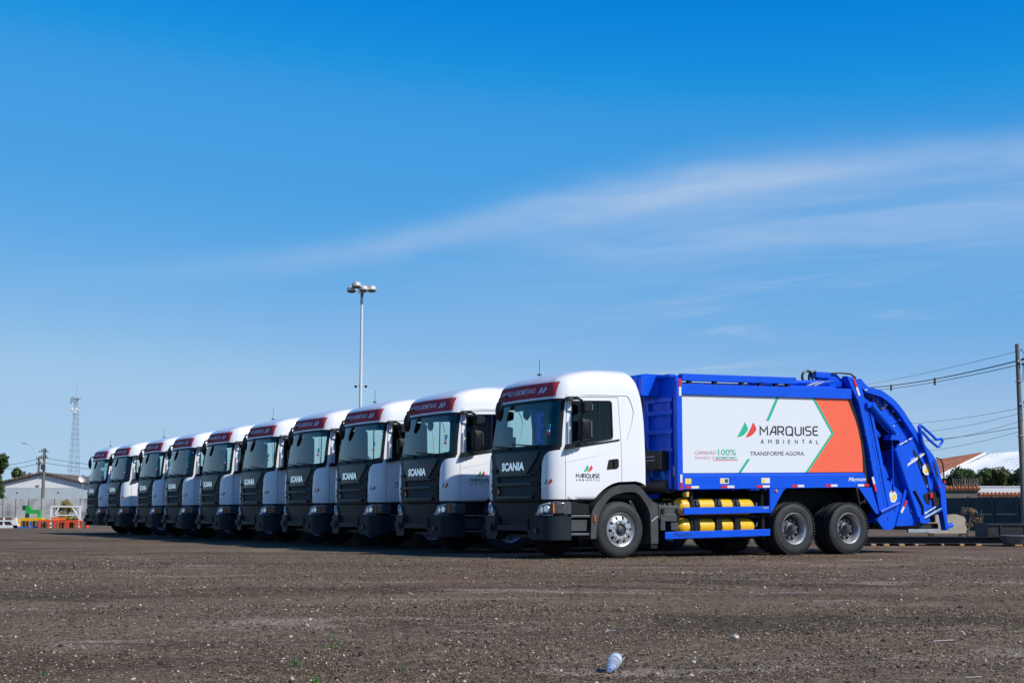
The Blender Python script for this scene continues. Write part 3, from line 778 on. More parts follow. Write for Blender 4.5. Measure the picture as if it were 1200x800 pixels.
def rim_rear():
    mb = MB()
    prof = [(.302, .004), (.310, .012), (.302, .022), (.286, .03), (.272, .05), (.262, .10), (.256, .155), (.252, .175)]
    return mb.lathe(prof, 60, 'y').mesh('rim')
def disc_rear():
    mb = MB()
    prof = [(.252, .165), (.235, .176), (.20, .174), (.165, .168), (.15, .163), (.0, .163)]
    return mb.lathe(prof, 60, 'y', skip=lambda i, j: j in (1, 2) and i % 6 in (0, 1, 2)).mesh('wheel_disc')
RF, RR, RD = rim_front(), rim_rear(), disc_rear()
def nuts(r, y, n, s, L_):
    mb = MB()
    for i in range(n):
        a = 2 * math.pi * (i + .5) / n
        mb.lathe([(0, -L_), (s * .8, -L_), (s, -L_ * .7), (s, 0)], 6, 'y', (r * math.cos(a), y, r * math.sin(a)), smooth=False)
    return mb.mesh('wheel_nuts')
NF = nuts(.152, .012, 10, .019, .028); NR = nuts(.168, .172, 10, .017, .03)
mbx = MB(); HUBF = mbx.lathe([(0, -.002), (.05, -.002), (.058, .004), (.062, .03), (.10, .034), (.116, .05)], 24, 'y').mesh('hub')
mbx = MB(); HUBR = mbx.lathe([(0, .01), (.06, .012), (.075, .03), (.08, .11), (.12, .13), (.125, .165)], 20, 'y').mesh('hub')
mbx = MB(); DRUM = mbx.lathe([(.10, .10), (.235, .10), (.235, .28), (.10, .28)], 24, 'y').mesh('brake_drum')
mbx = MB(); DRUMR = mbx.lathe([(.05, .22), (.245, .22), (.245, .6), (.10, .6)], 24, 'y').mesh('brake_drum')
EMPTYM = None
def wheel(x, near, rear, root):
    e = bpy.data.objects.new('wheel', None); COL.objects.link(e); e.parent = root
    e.location = (x, 0.0 if near else 2.5, R_T); e.rotation_euler = (0, random.uniform(0, 6), 0 if near else math.pi)
    if rear:
        link('tyre', TY2, RUBBER, e); link('inner_tyre', TY2B, RUBBER, e); link('rim', RR, STEEL, e); link('wheel_disc', RD, DARKSTEEL, e); link('wheel_nuts', NR, ALU, e); link('hub', HUBR, DARKSTEEL, e); link('brake_drum', DRUMR, DARKSTEEL, e)
        o = MB().obox((.0, .004, .03), (.025, 0, 0), (0, .01, 0), (0, 0, .02)).build('hub_cap_mark', REFR, e)
    else:
        link('tyre', TY1, RUBBER, e); link('rim', RF, STEEL, e); link('wheel_nuts', NF, ALU, e); link('hub', HUBF, DARKSTEEL, e); link('brake_drum', DRUM, DARKSTEEL, e)
    return e
AXLES = ((0.0, False), (4.065, True), (5.475, True))
for x, rear in AXLES:
    for near in (True, False): wheel(x, near, rear, root)

def build_chassis(root):
    for y in (.80, 1.62):
        b = MB(); b.box(-1.25, 6.25, y, y + .08, .78, 1.04); b.build('chassis_rail', CHASSIS, root)
    for x, r in AXLES:
        b = MB(); b.tube([(x, .28, R_T), (x, 2.22, R_T)], .075, 10)
        if r: b.lathe([(0, -.2), (.15, -.16), (.21, 0), (.15, .16), (0, .2)], 14, 'y', (x, 1.25, R_T))
        b.build('axle', CHASSIS, root)
        for y in (.86, 1.64):
            b = MB(); b.tube([(x - .62, y, .74), (x - .3, y, .62), (x, y, .58), (x + .3, y, .62), (x + .62, y, .74)], .05, 6); b.build('leaf_spring', CHASSIS, root)
    b = MB(); b.box(-1.1, .75, .70, 1.80, .42, 1.06, 0, .05); b.build('engine', CHASSIS, root)
    b = MB(); b.tube([(.7, 1.25, .70), (4.0, 1.25, .56)], .07, 8); b.build('drive_shaft', CHASSIS, root)
    # air cleaner / exhaust drum between cab and body
    b = MB(); b.lathe([(0, 0), (.11, 0), (.135, .012), (.145, .04), (.145, .95), (.12, 1.0), (0, 1.0)], 24, 'y', (1.40, .40, 1.32)); d = b.build('silencer_drum', GREYP, root)
    b = MB(); b.obox((1.40, .385, 1.34), (.035, 0, .02), (0, .03, 0), (-.02, 0, .20)); b.build('drum_latch', BLACKP, d)
    b = MB(); b.tube([(1.36, .5, 1.46), (1.30, .5, 1.58), (1.32, .52, 1.62), (1.42, .55, 1.63)], .05, 8); b.build('air_elbow', SKYBLUE, root)
    # battery / valve box
    b = MB(); b.box(.95, 1.44, .16, .62, .70, .955, 0, .015); bt = b.build('battery_box', GREYP, root)
    b = MB(); b.box(.98, 1.41, .14, .16, .66, .80, 0, .01); b.build('box_step', GREYP, bt)
    for x in (1.03, 1.36):
        b = MB(); b.box(x - .035, x + .035, .135, .18, .78, .90, 0, .01); b.build('box_clip', BLACKP, bt)
    b = MB()
    for x in (1.0, 1.1, 1.22, 1.36): b.box(x - .03, x + .03, .18, .5, .955, .985 + .02 * (x > 1.2))
    b.build('box_lid_ribs', GREYP, bt)
    b = MB(); b.box(.95, 1.05, .10, .2, .50, .66); b.box(1.2, 1.36, .12, .3, .50, .64); b.build('valve_block', DARKSTEEL, root)
    b = MB(); b.lathe([(0, -.12), (.09, -.1), (.1, 0), (.09, .1), (0, .12)], 14, 'z', (1.62, .5, .40)); b.build('air_tank', CHASSIS, root)
    b = MB(); b.tube([(1.0, .4, .52), (1.0, 2.1, .52)], .15, 12); b.build('fuel_tank', CHASSIS, root)
    # yellow gas cylinders in a frame, strapped
    def capsule(x0, x1, y, z, r):
        mb = MB(); h = .17; n = 8
        prof = [(0.001, x0)] + [(r * math.sin(t), x0 + h - h * math.cos(t)) for t in np.linspace(.25, math.pi / 2, n)] + [(r * math.cos(t), x1 - h + h * math.sin(t)) for t in np.linspace(0, math.pi / 2 - .25, n)] + [(.001, x1)]
        return mb.lathe(prof, 28, 'x', (0, y, z))
    for z in (.935, .555):
        for y in (.31, 2.19):
            s = y > 1.25
            c = capsule(1.40, 3.27, y, z, .166).build('gas_cylinder', YELLOW, root)
            for x in (1.80, 2.32, 2.76):
                b = MB(); P = [(x, y + .174 * math.cos(t), z + .174 * math.sin(t)) for t in np.linspace(-.4, math.pi + .4, 18)]
                for p, q in zip(P, P[1:]): b.bar(p, q, .135, .014, (1, 0, 0)) if False else b.obox((Vector(p) + Vector(q)) / 2, (.165, 0, 0), Vector(q) - Vector(p), (Vector((x, y, z)) - (Vector(p) + Vector(q)) / 2).normalized() * .016)
                b.build('cylinder_strap', BLACKP, c)
                if z > .8:
                    b = MB(); b.box(x - .03, x + .03, *( (y - .20, y - .17) if not s else (y + .17, y + .20)), z + .02, z + .12, 0, .006); b.build('strap_buckle', GREYP, c)
            b = MB(); b.tube([(3.25, y, z), (3.36, y, z), (3.38, y, z + .08)], .022, 6); b.build('cylinder_valve', ALU, c)
    for x in (1.66, 3.36):
        b = MB(); b.box(x, x + .06, .13, .19, .34, 1.28); b.build('cylinder_frame_post', BLACKP, root)
        b = MB(); b.box(x, x + .06, 2.31, 2.37, .34, 1.28); b.build('cylinder_frame_post', BLACKP, root)
    for x in (1.80, 2.32, 2.76):
        b = MB(); b.box(x - .065, x + .065, .118, .20, .36, .735); b.build('cylinder_cradle', BLACKP, root)
    b = MB(); b.box(1.66, 3.42, .19, 2.3, .33, .37); b.box(1.66, 3.42, .19, 2.3, .735, .755); b.build('cylinder_shelf', BLACKP, root)
    for s in (0, 1):
        Y = (lambda y: y) if not s else (lambda y: 2.5 - y)
        b = MB(); b.box(1.41, 3.45, *sorted((Y(.0), Y(.045))), .785, .915, .018, .006); b.build('side_guard', BLUE, root)
        b = MB(); b.box(.98, 3.45, *sorted((Y(.0), Y(.045))), .345, .475, .018, .006); g = b.build('side_guard', BLUE, root)
        if not s:
            v, f = fit_text('Planalto', .42, .072, 0, .25)
            flat_side(v, f, 1.17, .375, 0.0, .018).build('guard_lettering', INK, g)
            b = MB(); b.box(3.28, 3.42, -.004, .0, .868, .895, .018); b.build('small_plate', ALU, root)
    b = MB(); b.tube([(1.5, .08, 1.12), (1.5, .08, 1.2)], .05, 10); b.build('beacon_lamp', mat('yellow_lens', (.85, .5, .03), .3), root)
build_chassis(root)

# ------------------------------------------------------------------ compactor body
RK = .018
def rk(x): return RK * (x - 1.4)
def body(root):
    bd = MB()   # container box behind the rails
    q = [(1.40, 1.28), (5.98, 1.28 + rk(5.98)), (5.62, 3.2 + rk(5.6)), (1.40, 3.2)]
    bd.prism(q, .06, 2.44); bo = bd.build('body_box', BLUE, root)
    for s in (0, 1):
        Y = (lambda y: y) if not s else (lambda y: 2.5 - y)
        def pb(x0, x1, y0, y1, z0, z1, nm, m=BLUE, bev=.006, par=root):
            b = MB(); b.box(x0, x1, *sorted((Y(y0), Y(y1))), z0, z1, RK, bev); return b.build(nm, m, par)
        pb(1.395, 5.62, -.01, .08, 3.03, 3.235, 'upper_rail')
        pb(1.44, 4.22, .03, .16, 3.30, 3.43, 'top_guard')
        for x in (1.6, 2.2, 2.85, 3.3, 3.7, 4.0): pb(x, x + .07, .05, .14, 3.235, 3.30, 'guard_foot', DARK, 0)
        # lower rail: deep plate with sloping top
        b = MB(); a = [(-.0, 1.255), (-.0, 1.50), (.06, 1.555), (.12, 1.555), (.12, 1.255)]
        vs = [(x, Y(y), z + rk(x)) for x in (1.395, 5.93) for y, z in a]; n = 5
        b.add(vs, [tuple(range(5)), tuple(range(9, 4, -1))] + [(i, (i + 1) % 5, (i + 1) % 5 + 5, i + 5) for i in range(5)]); b.build('lower_rail', BLUE, root)
        pb(1.27, 1.395, -.012, .10, 1.24, 3.30, 'front_post', BLUE, .008)
        # wheel opening brackets
        b = MB(); b.prism([(3.46, 1.285), (3.87, 1.292), (3.80, 1.25), (3.47, .80)], Y(.0), Y(.04)); b.build('arch_bracket', BLUE, root)
        b = MB(); b.prism([(5.75, 1.325), (6.10, 1.33), (6.28, .80), (6.20, .80)], Y(.0), Y(.04)); b.build('arch_bracket', BLUE, root)
        b = MB(); b.prism([(3.5, 1.2), (3.78, 1.27), (5.80, 1.31), (6.15, .85), (6.1, .8), (3.5, .8)], Y(.72), Y(.75)); b.build('wheel_arch_plate', DARK, root)
        # side panel
        pw = [(1.41, 1.557), (4.46, 1.557 + rk(4.46)), (5.16, 2.40), (4.68, 3.028 + rk(4.68)), (1.41, 3.028)]
        b = MB(); b.prism(pw, Y(.035), Y(.065)); sp = b.build('side_panel', PANELW, root)
        edge = [(5.545, 3.028 + rk(5.5)), (5.64, 2.90), (5.72, 2.74), (5.80, 2.52), (5.855, 2.30), (5.89, 2.08), (5.905, 1.85), (5.905, 1.557 + rk(5.9))]
        pr = [(4.681, 3.028 + rk(4.68))] + edge + [(4.461, 1.557 + rk(4.46)), (5.161, 2.40)]
        b = MB(); b.prism(pr, Y(.0352), Y(.065)); rp = b.build('side_panel', PANELR, root); rp['label'] = 'coral red rear section of the side panel'
        b = MB(); b.prism([(5.66, 3.03 + rk(5.6)), (5.80, 2.76), (5.94, 2.3), (6.02, 1.7), (6.06, 1.3)] + [(5.90, 1.3)] + edge[::-1], Y(.05), Y(.075)); b.build('dark_gap', DARK, root)
        # green chevron
        b = MB(); ch = [(4.68, 3.026 + rk(4.68)), (5.16, 2.40), (4.46, 1.559 + rk(4.46))]
        w = .065
        P = [(ch[0][0] - w, ch[0][1]), (ch[1][0] - w, ch[1][1]), (ch[2][0] - w, ch[2][1]), ch[2], ch[1], ch[0]]
        b.add([(x, Y(.031), z) for x, z in P], [(0, 1, 4, 5), (1, 2, 3, 4)]); b.build('green_chevron', GREEN, sp)
        for (xa, za), (xb, zb) in (((3.735, 3.03 + rk(3.7)), (3.47, 2.60)), ((2.99, 1.85), (2.76, 1.559 + rk(2.76)))):
            b = MB(); b.add([(xa - .035, Y(.031), za), (xa + .035, Y(.031), za), (xb + .035, Y(.031), zb), (xb - .035, Y(.031), zb)], [(0, 1, 2, 3)]); b.build('green_stripe', GREEN, sp)
        if not s:
            y = .035
            v, f = stroke_text('MARQUISE', .165, 1.465, .026, .27); flat_side(v, f, 3.282, 2.316, y, .026).build('side_lettering', INK, sp)
            v, f = stroke_text('aMBIENTaL', .072, 1.45, .015, 1.35); flat_side(v, f, 3.296, 2.154, y, .023).build('side_lettering', INKB, sp)
            v, f = fit_text('TRANSFORME AGORA.', 1.365, .078, .0); flat_side(v, f, 3.024, 1.913, y, .023).build('side_lettering', INK, sp)
            v, f = fit_text('CAMINHÃO', .485, .068, .0); flat_side(v, f, 1.717, 1.906, y, .02).build('side_lettering', PINK, sp)
            v, f = fit_text('100%', .435, .108, .014); flat_side(v, f, 2.25, 1.906, y, .02).build('side_lettering', MINT, sp)
            v, f = fit_text('MOVIDO A', .45, .05, .0); flat_side(v, f, 1.716, 1.822, y, .02).build('side_lettering', PINK, sp)
            v, f = fit_text('BIOMETANO', .49, .05, .022); flat_side(v, f, 2.204, 1.828, y, .02).build('side_lettering', MINT, sp)
            flat_side(np.array([(0, 0), (.586, 0), (.586, .012), (0, .012)]), [(0, 1, 2, 3)], 2.14, 1.803, y, .02).build('underline', REDP, sp)
            for k, m_ in ((0, GREEN), (1, REDP)):
                u = np.array(LEAF) * .293; flat_side(u, [tuple(range(len(u)))], 2.712 + .208 * k, 2.262 + .004 * k, y, .02).build('side_emblem', m_, sp)
            v, f = fit_text('Magnum', .47, .075, .02, .3); flat_side(v, f, 5.478, 1.435 - .012, 0.0, .02).build('side_lettering', REFW, root)
        def strip(x0, xm, x1, zc, c0, c1, h=.046):
            b = MB(); b.box(x0, xm, *sorted((Y(-.006), Y(0))), zc - h / 2, zc + h / 2, RK); r = b.build('reflector', c0, root)
            b = MB(); b.box(xm, x1, *sorted((Y(-.006), Y(0))), zc - h / 2, zc + h / 2, RK); b.build('reflector', c1, root)
        for x0, xm, x1 in ((1.45, 1.585, 1.76), (2.283, 2.431, 2.595), (3.133, 3.286, 3.455), (4.004, 4.159, 4.32), (4.865, 5.015, 5.18)): strip(x0, xm, x1, 1.292, REFR, REFW)
        strip(5.725, 5.886, 6.03, 1.292, REFW, REFR)
        strip(1.42, 1.58, 1.75, 3.20, REFR, REFW); strip(5.20, 5.38, 5.54, 3.205, REFW, REFR)
        def vstrip(pts, w, c0, c1, yy=-.018):
            (xa, za), (xb, zb), (xc, zc) = pts
            for (x0, z0, x1, z1, c) in ((xa, za, xb, zb, c0), (xb, zb, xc, zc, c1)):
                b = MB(); b.bar((x0, Y(yy), z0), (x1, Y(yy), z1), .008, w, (1, 0, 0)) if False else b.obox(((x0 + x1) / 2, Y(yy), (z0 + z1) / 2), (x1 - x0, 0, z1 - z0), (0, .008, 0), Vector((z1 - z0, 0, x0 - x1)).normalized() * w); b.build('reflector', c, root)
        vstrip([(1.345, 3.33), (1.345, 3.17), (1.345, 3.0)], .055, REFR, REFW)
        vstrip([(1.345, 1.53), (1.345, 1.38), (1.345, 1.25)], .05, REFW, REFR)
        for x0, x1, c in ((1.444, 1.586, STICKY), (2.259, 2.465, REFW), (3.256, 3.464, REFW)):
            b = MB(); b.box(x0, x1, *sorted((Y(-.004), Y(0))), 1.352, 1.455, RK); lb = b.build('warning_label', c, root)
            if c is REFW:
                b = MB(); b.box(x0 + .012, x0 + .085, *sorted((Y(-.007), Y(-.004))), 1.37, 1.44, RK); b.build('label_mark', STICKY, lb)
                if x0 < 3: b = MB(); b.box(x0 + .11, x0 + .19, *sorted((Y(-.007), Y(-.004))), 1.37, 1.44, RK); b.build('label_mark', GREYP, lb)
        b = MB(); b.lathe([(0, -.03), (.028, -.022), (.034, 0)], 12, 'y', (3.615, Y(0), 1.241)) if not s else b.lathe([(0, .03), (.028, .022), (.034, 0)], 12, 'y', (3.615, Y(0), 1.241)); b.build('side_marker', ORANGE, root)
        b = MB(); b.lathe([(0, -.05), (.04, -.04), (.045, .05), (0, .05)], 12, 'z', (1.50, Y(.03), 1.16)); b.build('yellow_lamp', STICKY, root)
    # front wall with hood fins, ribs and pipework
    w = MB(); w.box(1.33, 1.40, .10, 2.40, 1.26, 3.40); fw = w.build('front_wall', BLUE, root)
    w = MB(); w.prism(rounded([(.86, 3.03), (.86, 3.40), (.93, 3.445), (1.335, 3.445), (1.335, 3.03)], .03), .55, 1.95); hd = w.build('hood_box', BLUE, fw)
    w = MB(); w.box(1.20, 1.335, .12, .545, 3.36, 3.42, 0, .01); w.build('hood_bar', BLUE, fw)
    for y in (.70, 1.25, 1.80):
        w = MB(); w.box(.845, .862, y - .03, y + .03, 3.06, 3.40); w.build('hood_rib', BLUE, hd)
    for z in (2.90, 2.66, 2.30, 1.95):
        w = MB(); w.box(1.25, 1.335, .13, 2.37, z, z + .09, 0, .01); w.build('wall_rib', BLUE, fw)
    for y in (.2, .92, 1.62, 2.25):
        w = MB(); w.box(1.265, 1.332, y, y + .07, 1.28, 3.0, 0, .008); w.build('wall_post', BLUE, fw)
    for k, y in enumerate((.80, .88, 1.06)):
        w = MB(); w.tube([(1.10, y, 3.04), (1.10, y, 2.4), (1.17, y - .02, 2.0), (1.22, y - .06, 1.5)], .022, 7); w.build('hydraulic_pipe', BLUE if k != 1 else HOSE, fw)
    w = MB(); w.box(1.10, 1.30, .3, 1.0, 1.62, 1.98, 0, .02); w.build('valve_bank', CHASSIS, fw)  # dark colour stands in for shade in the gap behind the cab
    for z in (1.87, 1.80):
        w = MB(); w.tube([(1.08, .45, z), (1.08, .72, z)], .012, 6); w.build('valve_rod', ALU, fw)
    for k in range(4):
        w = MB(); y = .95 + .07 * k; w.tube([(.9, y, 1.55), (.95, y, 1.78), (1.05, y + .03, 1.86), (1.15, y + .05, 1.76), (1.18, y, 1.4)], .016, 6); w.build('hose', HOSE if k % 2 else ALU, fw)
    w = MB(); w.box(1.322, 1.33, .17, .24, 1.60, 1.69); w.build('wall_label', REFW, fw)
    w = MB(); w.box(1.322, 1.33, .17, .24, 1.50, 1.59); w.build('wall_label', STICKY, fw)
    # roof
    w = MB(); w.prism([(1.4, 3.2), (5.6, 3.2 + rk(5.6)), (5.55, 3.30 + rk(5.5)), (1.4, 3.28)], .2, 2.3); w.build('body_roof', BLUE, root)
    # hydraulics on the roof near the tail
    for y in (.28, 2.22):
        w = MB(); w.tube([(4.25, y, 3.40), (5.05, y, 3.45)], .045, 10); c = w.build('roof_cylinder', BLUE, root)
        w = MB(); w.tube([(5.05, y, 3.45), (5.4, y, 3.47)], .025, 8); w.build('cylinder_rod', CHROME, c)
        w = MB(); w.prism([(4.95, 3.40), (5.15, 3.62), (5.55, 3.66), (5.72, 3.52), (5.75, 3.32), (5.1, 3.30)], y + .08, y + .16); w.build('lift_bracket', BLUE, root)
        w = MB(); w.box(4.95, 5.35, y + .0, y + .2, 3.53, 3.66, 0, .02); w.build('lift_block', BLUE, root)
        for k in range(2):
            w = MB(); P = [(4.72 + .22 * k + .14 * math.cos(t), y + .05 * k, 3.53 + .13 * math.sin(t)) for t in np.linspace(-.5, math.pi + .7, 12)]; w.tube(P, .026, 7); w.build('hose_loop', HOSE, root)
        w = MB(); w.bar((4.5, y - .05, 3.30), (4.95, y - .05, 3.44), .03, .03); w.bar((4.7, y - .05, 3.30), (5.1, y - .05, 3.46), .025, .025); w.build('roof_rod', ALU, root)
    w = MB(); w.tube([(5.25, .35, 3.64), (5.6, .3, 3.66), (5.8, .2, 3.64), (5.85, .1, 3.55)], .018, 6); w.build('hose', HOSE, root)

def tail(root):
    curve = [(5.50, 3.57), (5.80, 3.575), (5.88, 3.53), (6.06, 3.38), (6.25, 3.35), (6.45, 3.312), (6.64, 3.22), (6.817, 3.117), (6.95, 3.0), (7.058, 2.893), (7.208, 2.712), (7.388, 2.507), (7.629, 2.21), (7.80, 2.05), (7.90, 1.93), (7.96, 1.80), (8.02, 1.62), (8.07, 1.42)]
    post_l = [(5.50, 3.57), (5.64, 3.30), (5.801, 3.03), (5.93, 2.55), (6.04, 2.1), (6.112, 1.72), (6.20, 1.25), (6.27, .86)]
    post_r = [(6.52, .90), (6.42, 1.25), (6.30, 1.80), (6.17, 2.40), (6.03, 2.95), (5.93, 3.2), (5.84, 3.50)]
    # hopper skin across the width
    sk = MB(); n = len(curve) - 1
    cc = curve[1:]
    vs = [(x, y, z) for y in (.14, 2.36) for x, z in cc] + [(x - .06, y, z - .06) for y in (.14, 2.36) for x, z in cc]
    k = len(cc); fs = []
    for i in range(k - 1): fs += [(i, i + 1, k + i + 1, k + i), (2 * k + i, 3 * k + i, 3 * k + i + 1, 2 * k + i + 1)]
    sk.add(vs, fs, True); sk.build('tailgate_skin', BLUE, root)
    b = MB(); b.prism([(6.30, .62), (6.6, .52), (7.35, .60), (7.55, .9), (7.4, 1.5), (6.9, 2.1), (6.8, 1.5), (6.6, .9)], .16, 2.34); b.build('hopper', BLUE, root)
    b = MB(); b.prism([(6.20, .75), (6.60, .62), (7.30, .75), (7.35, 1.5), (7.0, 2.2), (6.5, 2.7), (6.05, 2.95), (6.0, 2.2)], .55, 1.95); b.build('press_chamber', CHASSIS, root)  # dark colour imitates the deep shade of the tail opening
    b = MB(); b.prism([(6.3, .5), (8.1, .5), (8.05, .58), (6.3, .58)], .2, 2.3); b.build('hopper_floor', CHASSIS, root)
    b = MB(); b.box(7.0, 8.1, .25, .30, .62, .95); b.build('dark_skirt', DARK, root)
    for s in (0, 1):
        Y = (lambda y: y) if not s else (lambda y: 2.5 - y)
        def pr(poly, y0, y1, nm, m=BLUE):
            b = MB(); b.prism(poly, Y(y0), Y(y1)); return b.build(nm, m, root)
        def tb(pts, r, nm, m=BLUE, y=0.0, par=None, n_=8):
            b = MB(); b.tube([(x, Y(y), z) for x, z in pts], r, n_); return b.build(nm, m, par or root)
        def strap(pts, y0, y1, w, nm, m=BLUE):
            """thick strip along a polyline: w wide inside the line, y0..y1 across"""
            b = MB()
            L = [Vector(p) for p in pts]; inn = []
            for i, p in enumerate(L):
                t = (L[min(i + 1, len(L) - 1)] - L[max(i - 1, 0)]).normalized(); inn.append(p + Vector((-abs(t.y) if t.y < 0 else t.y, -abs(t.x))) * w if True else p)
            b.prism([tuple(p) for p in L] + [tuple(p) for p in inn[::-1]], Y(y0), Y(y1)); return b.build(nm, m, root)
        pr(post_l + post_r, -.02, .14, 'rear_post')
        pr([(6.07, 2.93), (6.13, 2.93), (6.60, .93), (6.50, .93)], -.035, .10, 'slide_rail')
        pr([(6.00, 2.95), (6.03, 2.95), (6.46, .96), (6.42, .96)], -.026, .0, 'post_edge')
        strap(curve[2:], -.01, .16, .13, 'tail_rim')
        # upper plate of the tailgate with its ribs
        pr([(5.86, 3.50), (6.06, 3.34), (6.45, 3.27), (6.80, 3.08), (7.04, 2.85), (7.36, 2.47), (7.05, 2.26), (6.76, 2.45), (6.10, 3.02)], .10, .14, 'upper_side_plate')
        for a, b_ in (((6.42, 3.20), (6.30, 2.72)), ((6.30, 3.24), (6.24, 2.98))):
            b = MB(); b.bar((a[0], Y(.09), a[1]), (b_[0], Y(.09), b_[1]), .05, .04, (0, 1, 0)); b.build('plate_rib', BLUE, root)
        pr([(6.62, 2.56), (6.98, 2.76), (7.0, 2.735), (6.64, 2.535)], .085, .1, 'plate_edge', BLUE)
        pr([(6.55, 3.09), (6.62, 3.12), (7.0, 2.80), (7.16, 2.60), (7.10, 2.55), (6.92, 2.76)], .085, .099, 'slot', DARK)
        pr([(6.02, 3.20), (6.06, 3.22), (6.5, 3.02), (6.46, 2.98)], .085, .099, 'slot', DARK)
        # inner hopper plates seen in the opening with the dark-coloured backing
        pr([(6.28, 2.22), (6.52, 2.38), (6.62, 2.18), (6.34, 2.02)], .30, .34, 'inner_plate')
        pr([(6.40, 1.60), (6.66, 1.78), (6.78, 1.55), (6.46, 1.36)], .20, .24, 'inner_plate')
        pr([(6.62, 1.36), (6.95, 1.55), (7.03, 1.38), (6.72, 1.16)], .18, .22, 'inner_plate')
        pr([(6.36, 1.90), (6.44, 1.98), (6.46, 1.78), (6.38, 1.74)], .26, .30, 'inner_plate')
        pr([(6.20, 2.66), (6.30, 2.70), (6.62, 2.42), (6.55, 2.36)], .22, .26, 'inner_plate')
        pr([(6.55, 1.98), (6.68, 2.06), (6.74, 1.92), (6.62, 1.84)], .30, .36, 'inner_plate')
        for z in (1.25, 1.7, 2.15): pr([(6.55 - (z - .95) * .34, z), (6.62 - (z - .95) * .34, z + .03), (6.60 - (z - .95) * .34, z + .09), (6.53 - (z - .95) * .34, z + .06)], -.03, .05, 'rail_clamp')
        for x, z in ((6.6, 3.02), (6.78, 2.9), (6.95, 2.72), (6.48, 2.74), (7.12, 1.5), (7.3, 1.1), (7.5, 1.75), (7.7, 1.55), (7.85, 1.2), (6.55, .72), (6.75, .88), (7.2, .85), (5.95, 2.4), (6.06, 1.9), (6.2, 1.15)):
            b = MB(); b.lathe([(0, -.022), (.018, -.018), (.024, 0)] if not s else [(0, .022), (.018, .018), (.024, 0)], 8, 'y', (x, Y(.04 if x > 6.5 else -.02), z)); b.build('bolt', BLUE, root)
        pr([(7.78, 1.22), (7.93, 1.30), (7.98, 1.02), (7.90, .92), (7.82, .96)], .0, .035, 'gap_shade_plate', DARK)  # near-black plate painting the shaded gap beside the rear leg
        # lower front plate with sticker and foot
        pr([(6.44, 1.38), (6.60, 1.48), (6.95, 1.22), (7.04, 1.08), (6.88, .80), (6.74, .55), (6.641, .476), (6.43, .478), (6.25, .68), (6.40, .80)], .04, .10, 'lower_side_plate')
        pr([(7.02, 1.30), (7.10, 1.32), (6.80, .56), (6.74, .56)], .01, .04, 'plate_edge')
        pr([(7.06, 1.10), (7.35, 1.0), (7.42, .70), (7.36, .565), (6.77, .545), (6.86, .76)], .05, .11, 'lower_side_plate')
        pr([(6.28, .86), (6.70, 1.0), (6.72, .95), (6.32, .80)], -.02, .05, 'hinge_bar')
        tb([(6.30, .84), (6.82, 1.02)], .03, 'hinge_pin', BLUE, -.02)
        # wide sloping arm and hopper side
        pr([(6.74, 2.10), (6.80, 2.16), (7.04, 2.22), (7.66, .66), (7.60, .60), (7.36, .60)], -.03, .12, 'side_arm')
        pr([(6.76, 2.10), (6.83, 2.11), (7.42, .63), (7.36, .63)], -.042, .0, 'arm_edge')
        pr([(7.0, 2.24), (7.26, 2.37), (7.42, 2.44), (7.62, 2.2), (7.80, 1.98), (7.93, 1.6), (7.98, 1.25), (7.9, .98), (7.62, .80)], .04, .09, 'hopper_side_plate')
        pr([(6.80, 2.19), (7.26, 2.385), (7.28, 2.35), (6.83, 2.15)], -.02, .05, 'top_lip')
        for a_, b_ in (((6.86, 2.205), (6.98, 2.256)), ((7.0, 2.265), (7.08, 2.30)), ((7.13, 2.32), (7.20, 2.35)), ((6.66, 2.555), (6.74, 2.60)), ((6.78, 2.335), (6.82, 2.40)), ((6.72, 2.36), (6.76, 2.42))):
            b = MB(); b.bar((a_[0], Y(-.03), a_[1]), (b_[0], Y(-.03), b_[1]), .02, .022, (0, 1, 0)); b.build('bright_wear_strip', REFW, root)
        pr([(7.05, 1.765), (7.08, 1.825), (7.36, 1.965), (7.355, 1.91)], -.04, .04, 'warning_strip', REFW); pr([(7.42, 1.95), (7.42, 1.995), (7.56, 2.065), (7.55, 2.02)], -.04, .04, 'warning_strip', REFW)
        pr([(7.42, 1.99), (7.58, 2.21), (7.74, 1.86), (7.80, 1.32), (7.70, 1.30), (7.62, 1.72)], .0, .05, 'cover_plate')
        pr([(7.30, 2.10), (7.345, 2.12), (7.62, 1.62), (7.78, 1.22), (7.74, 1.20), (7.54, 1.60)], .028, .042, 'slot', DARK)
        pr([(7.60, 2.02), (7.72, 2.08), (7.90, 1.86), (8.0, 1.50), (8.03, 1.25), (7.92, 1.25), (7.88, 1.55), (7.80, 1.78)], -.03, .06, 'rear_arm')
        pr([(7.78, 1.90), (7.83, 1.88), (7.93, 1.58), (7.95, 1.38), (7.91, 1.38), (7.88, 1.58)], -.035, -.028, 'slot', DARK)
        # long packing cylinder
        b = MB(); b.tube([(6.08, Y(-.06), 3.0), (6.72, Y(-.06), 2.44)], .075, 14); pc = b.build('hydraulic_cylinder', BLUE, root)
        tb([(6.72, 2.44), (6.80, 2.37)], .04, 'cylinder_rod', CHROME, -.06, pc)
        b = MB(); b.box(5.97, 6.20, *sorted((Y(-.09), Y(.05))), 2.93, 3.05, 0, .015); b.build('cylinder_clevis', BLUE, pc)
        b = MB(); b.prism([(6.56, 2.30), (6.60, 2.41), (6.90, 2.42), (6.90, 2.30)], Y(-.10), Y(.10)); b.build('cylinder_clevis', BLUE, pc)
        tb([(6.20, 2.78), (6.62, 2.42)], .02, 'hydraulic_pipe', BLUE, -.02)
        tb([(6.71, 2.30), (6.71, 1.25)], .014, 'hydraulic_pipe', BLUE, .02)
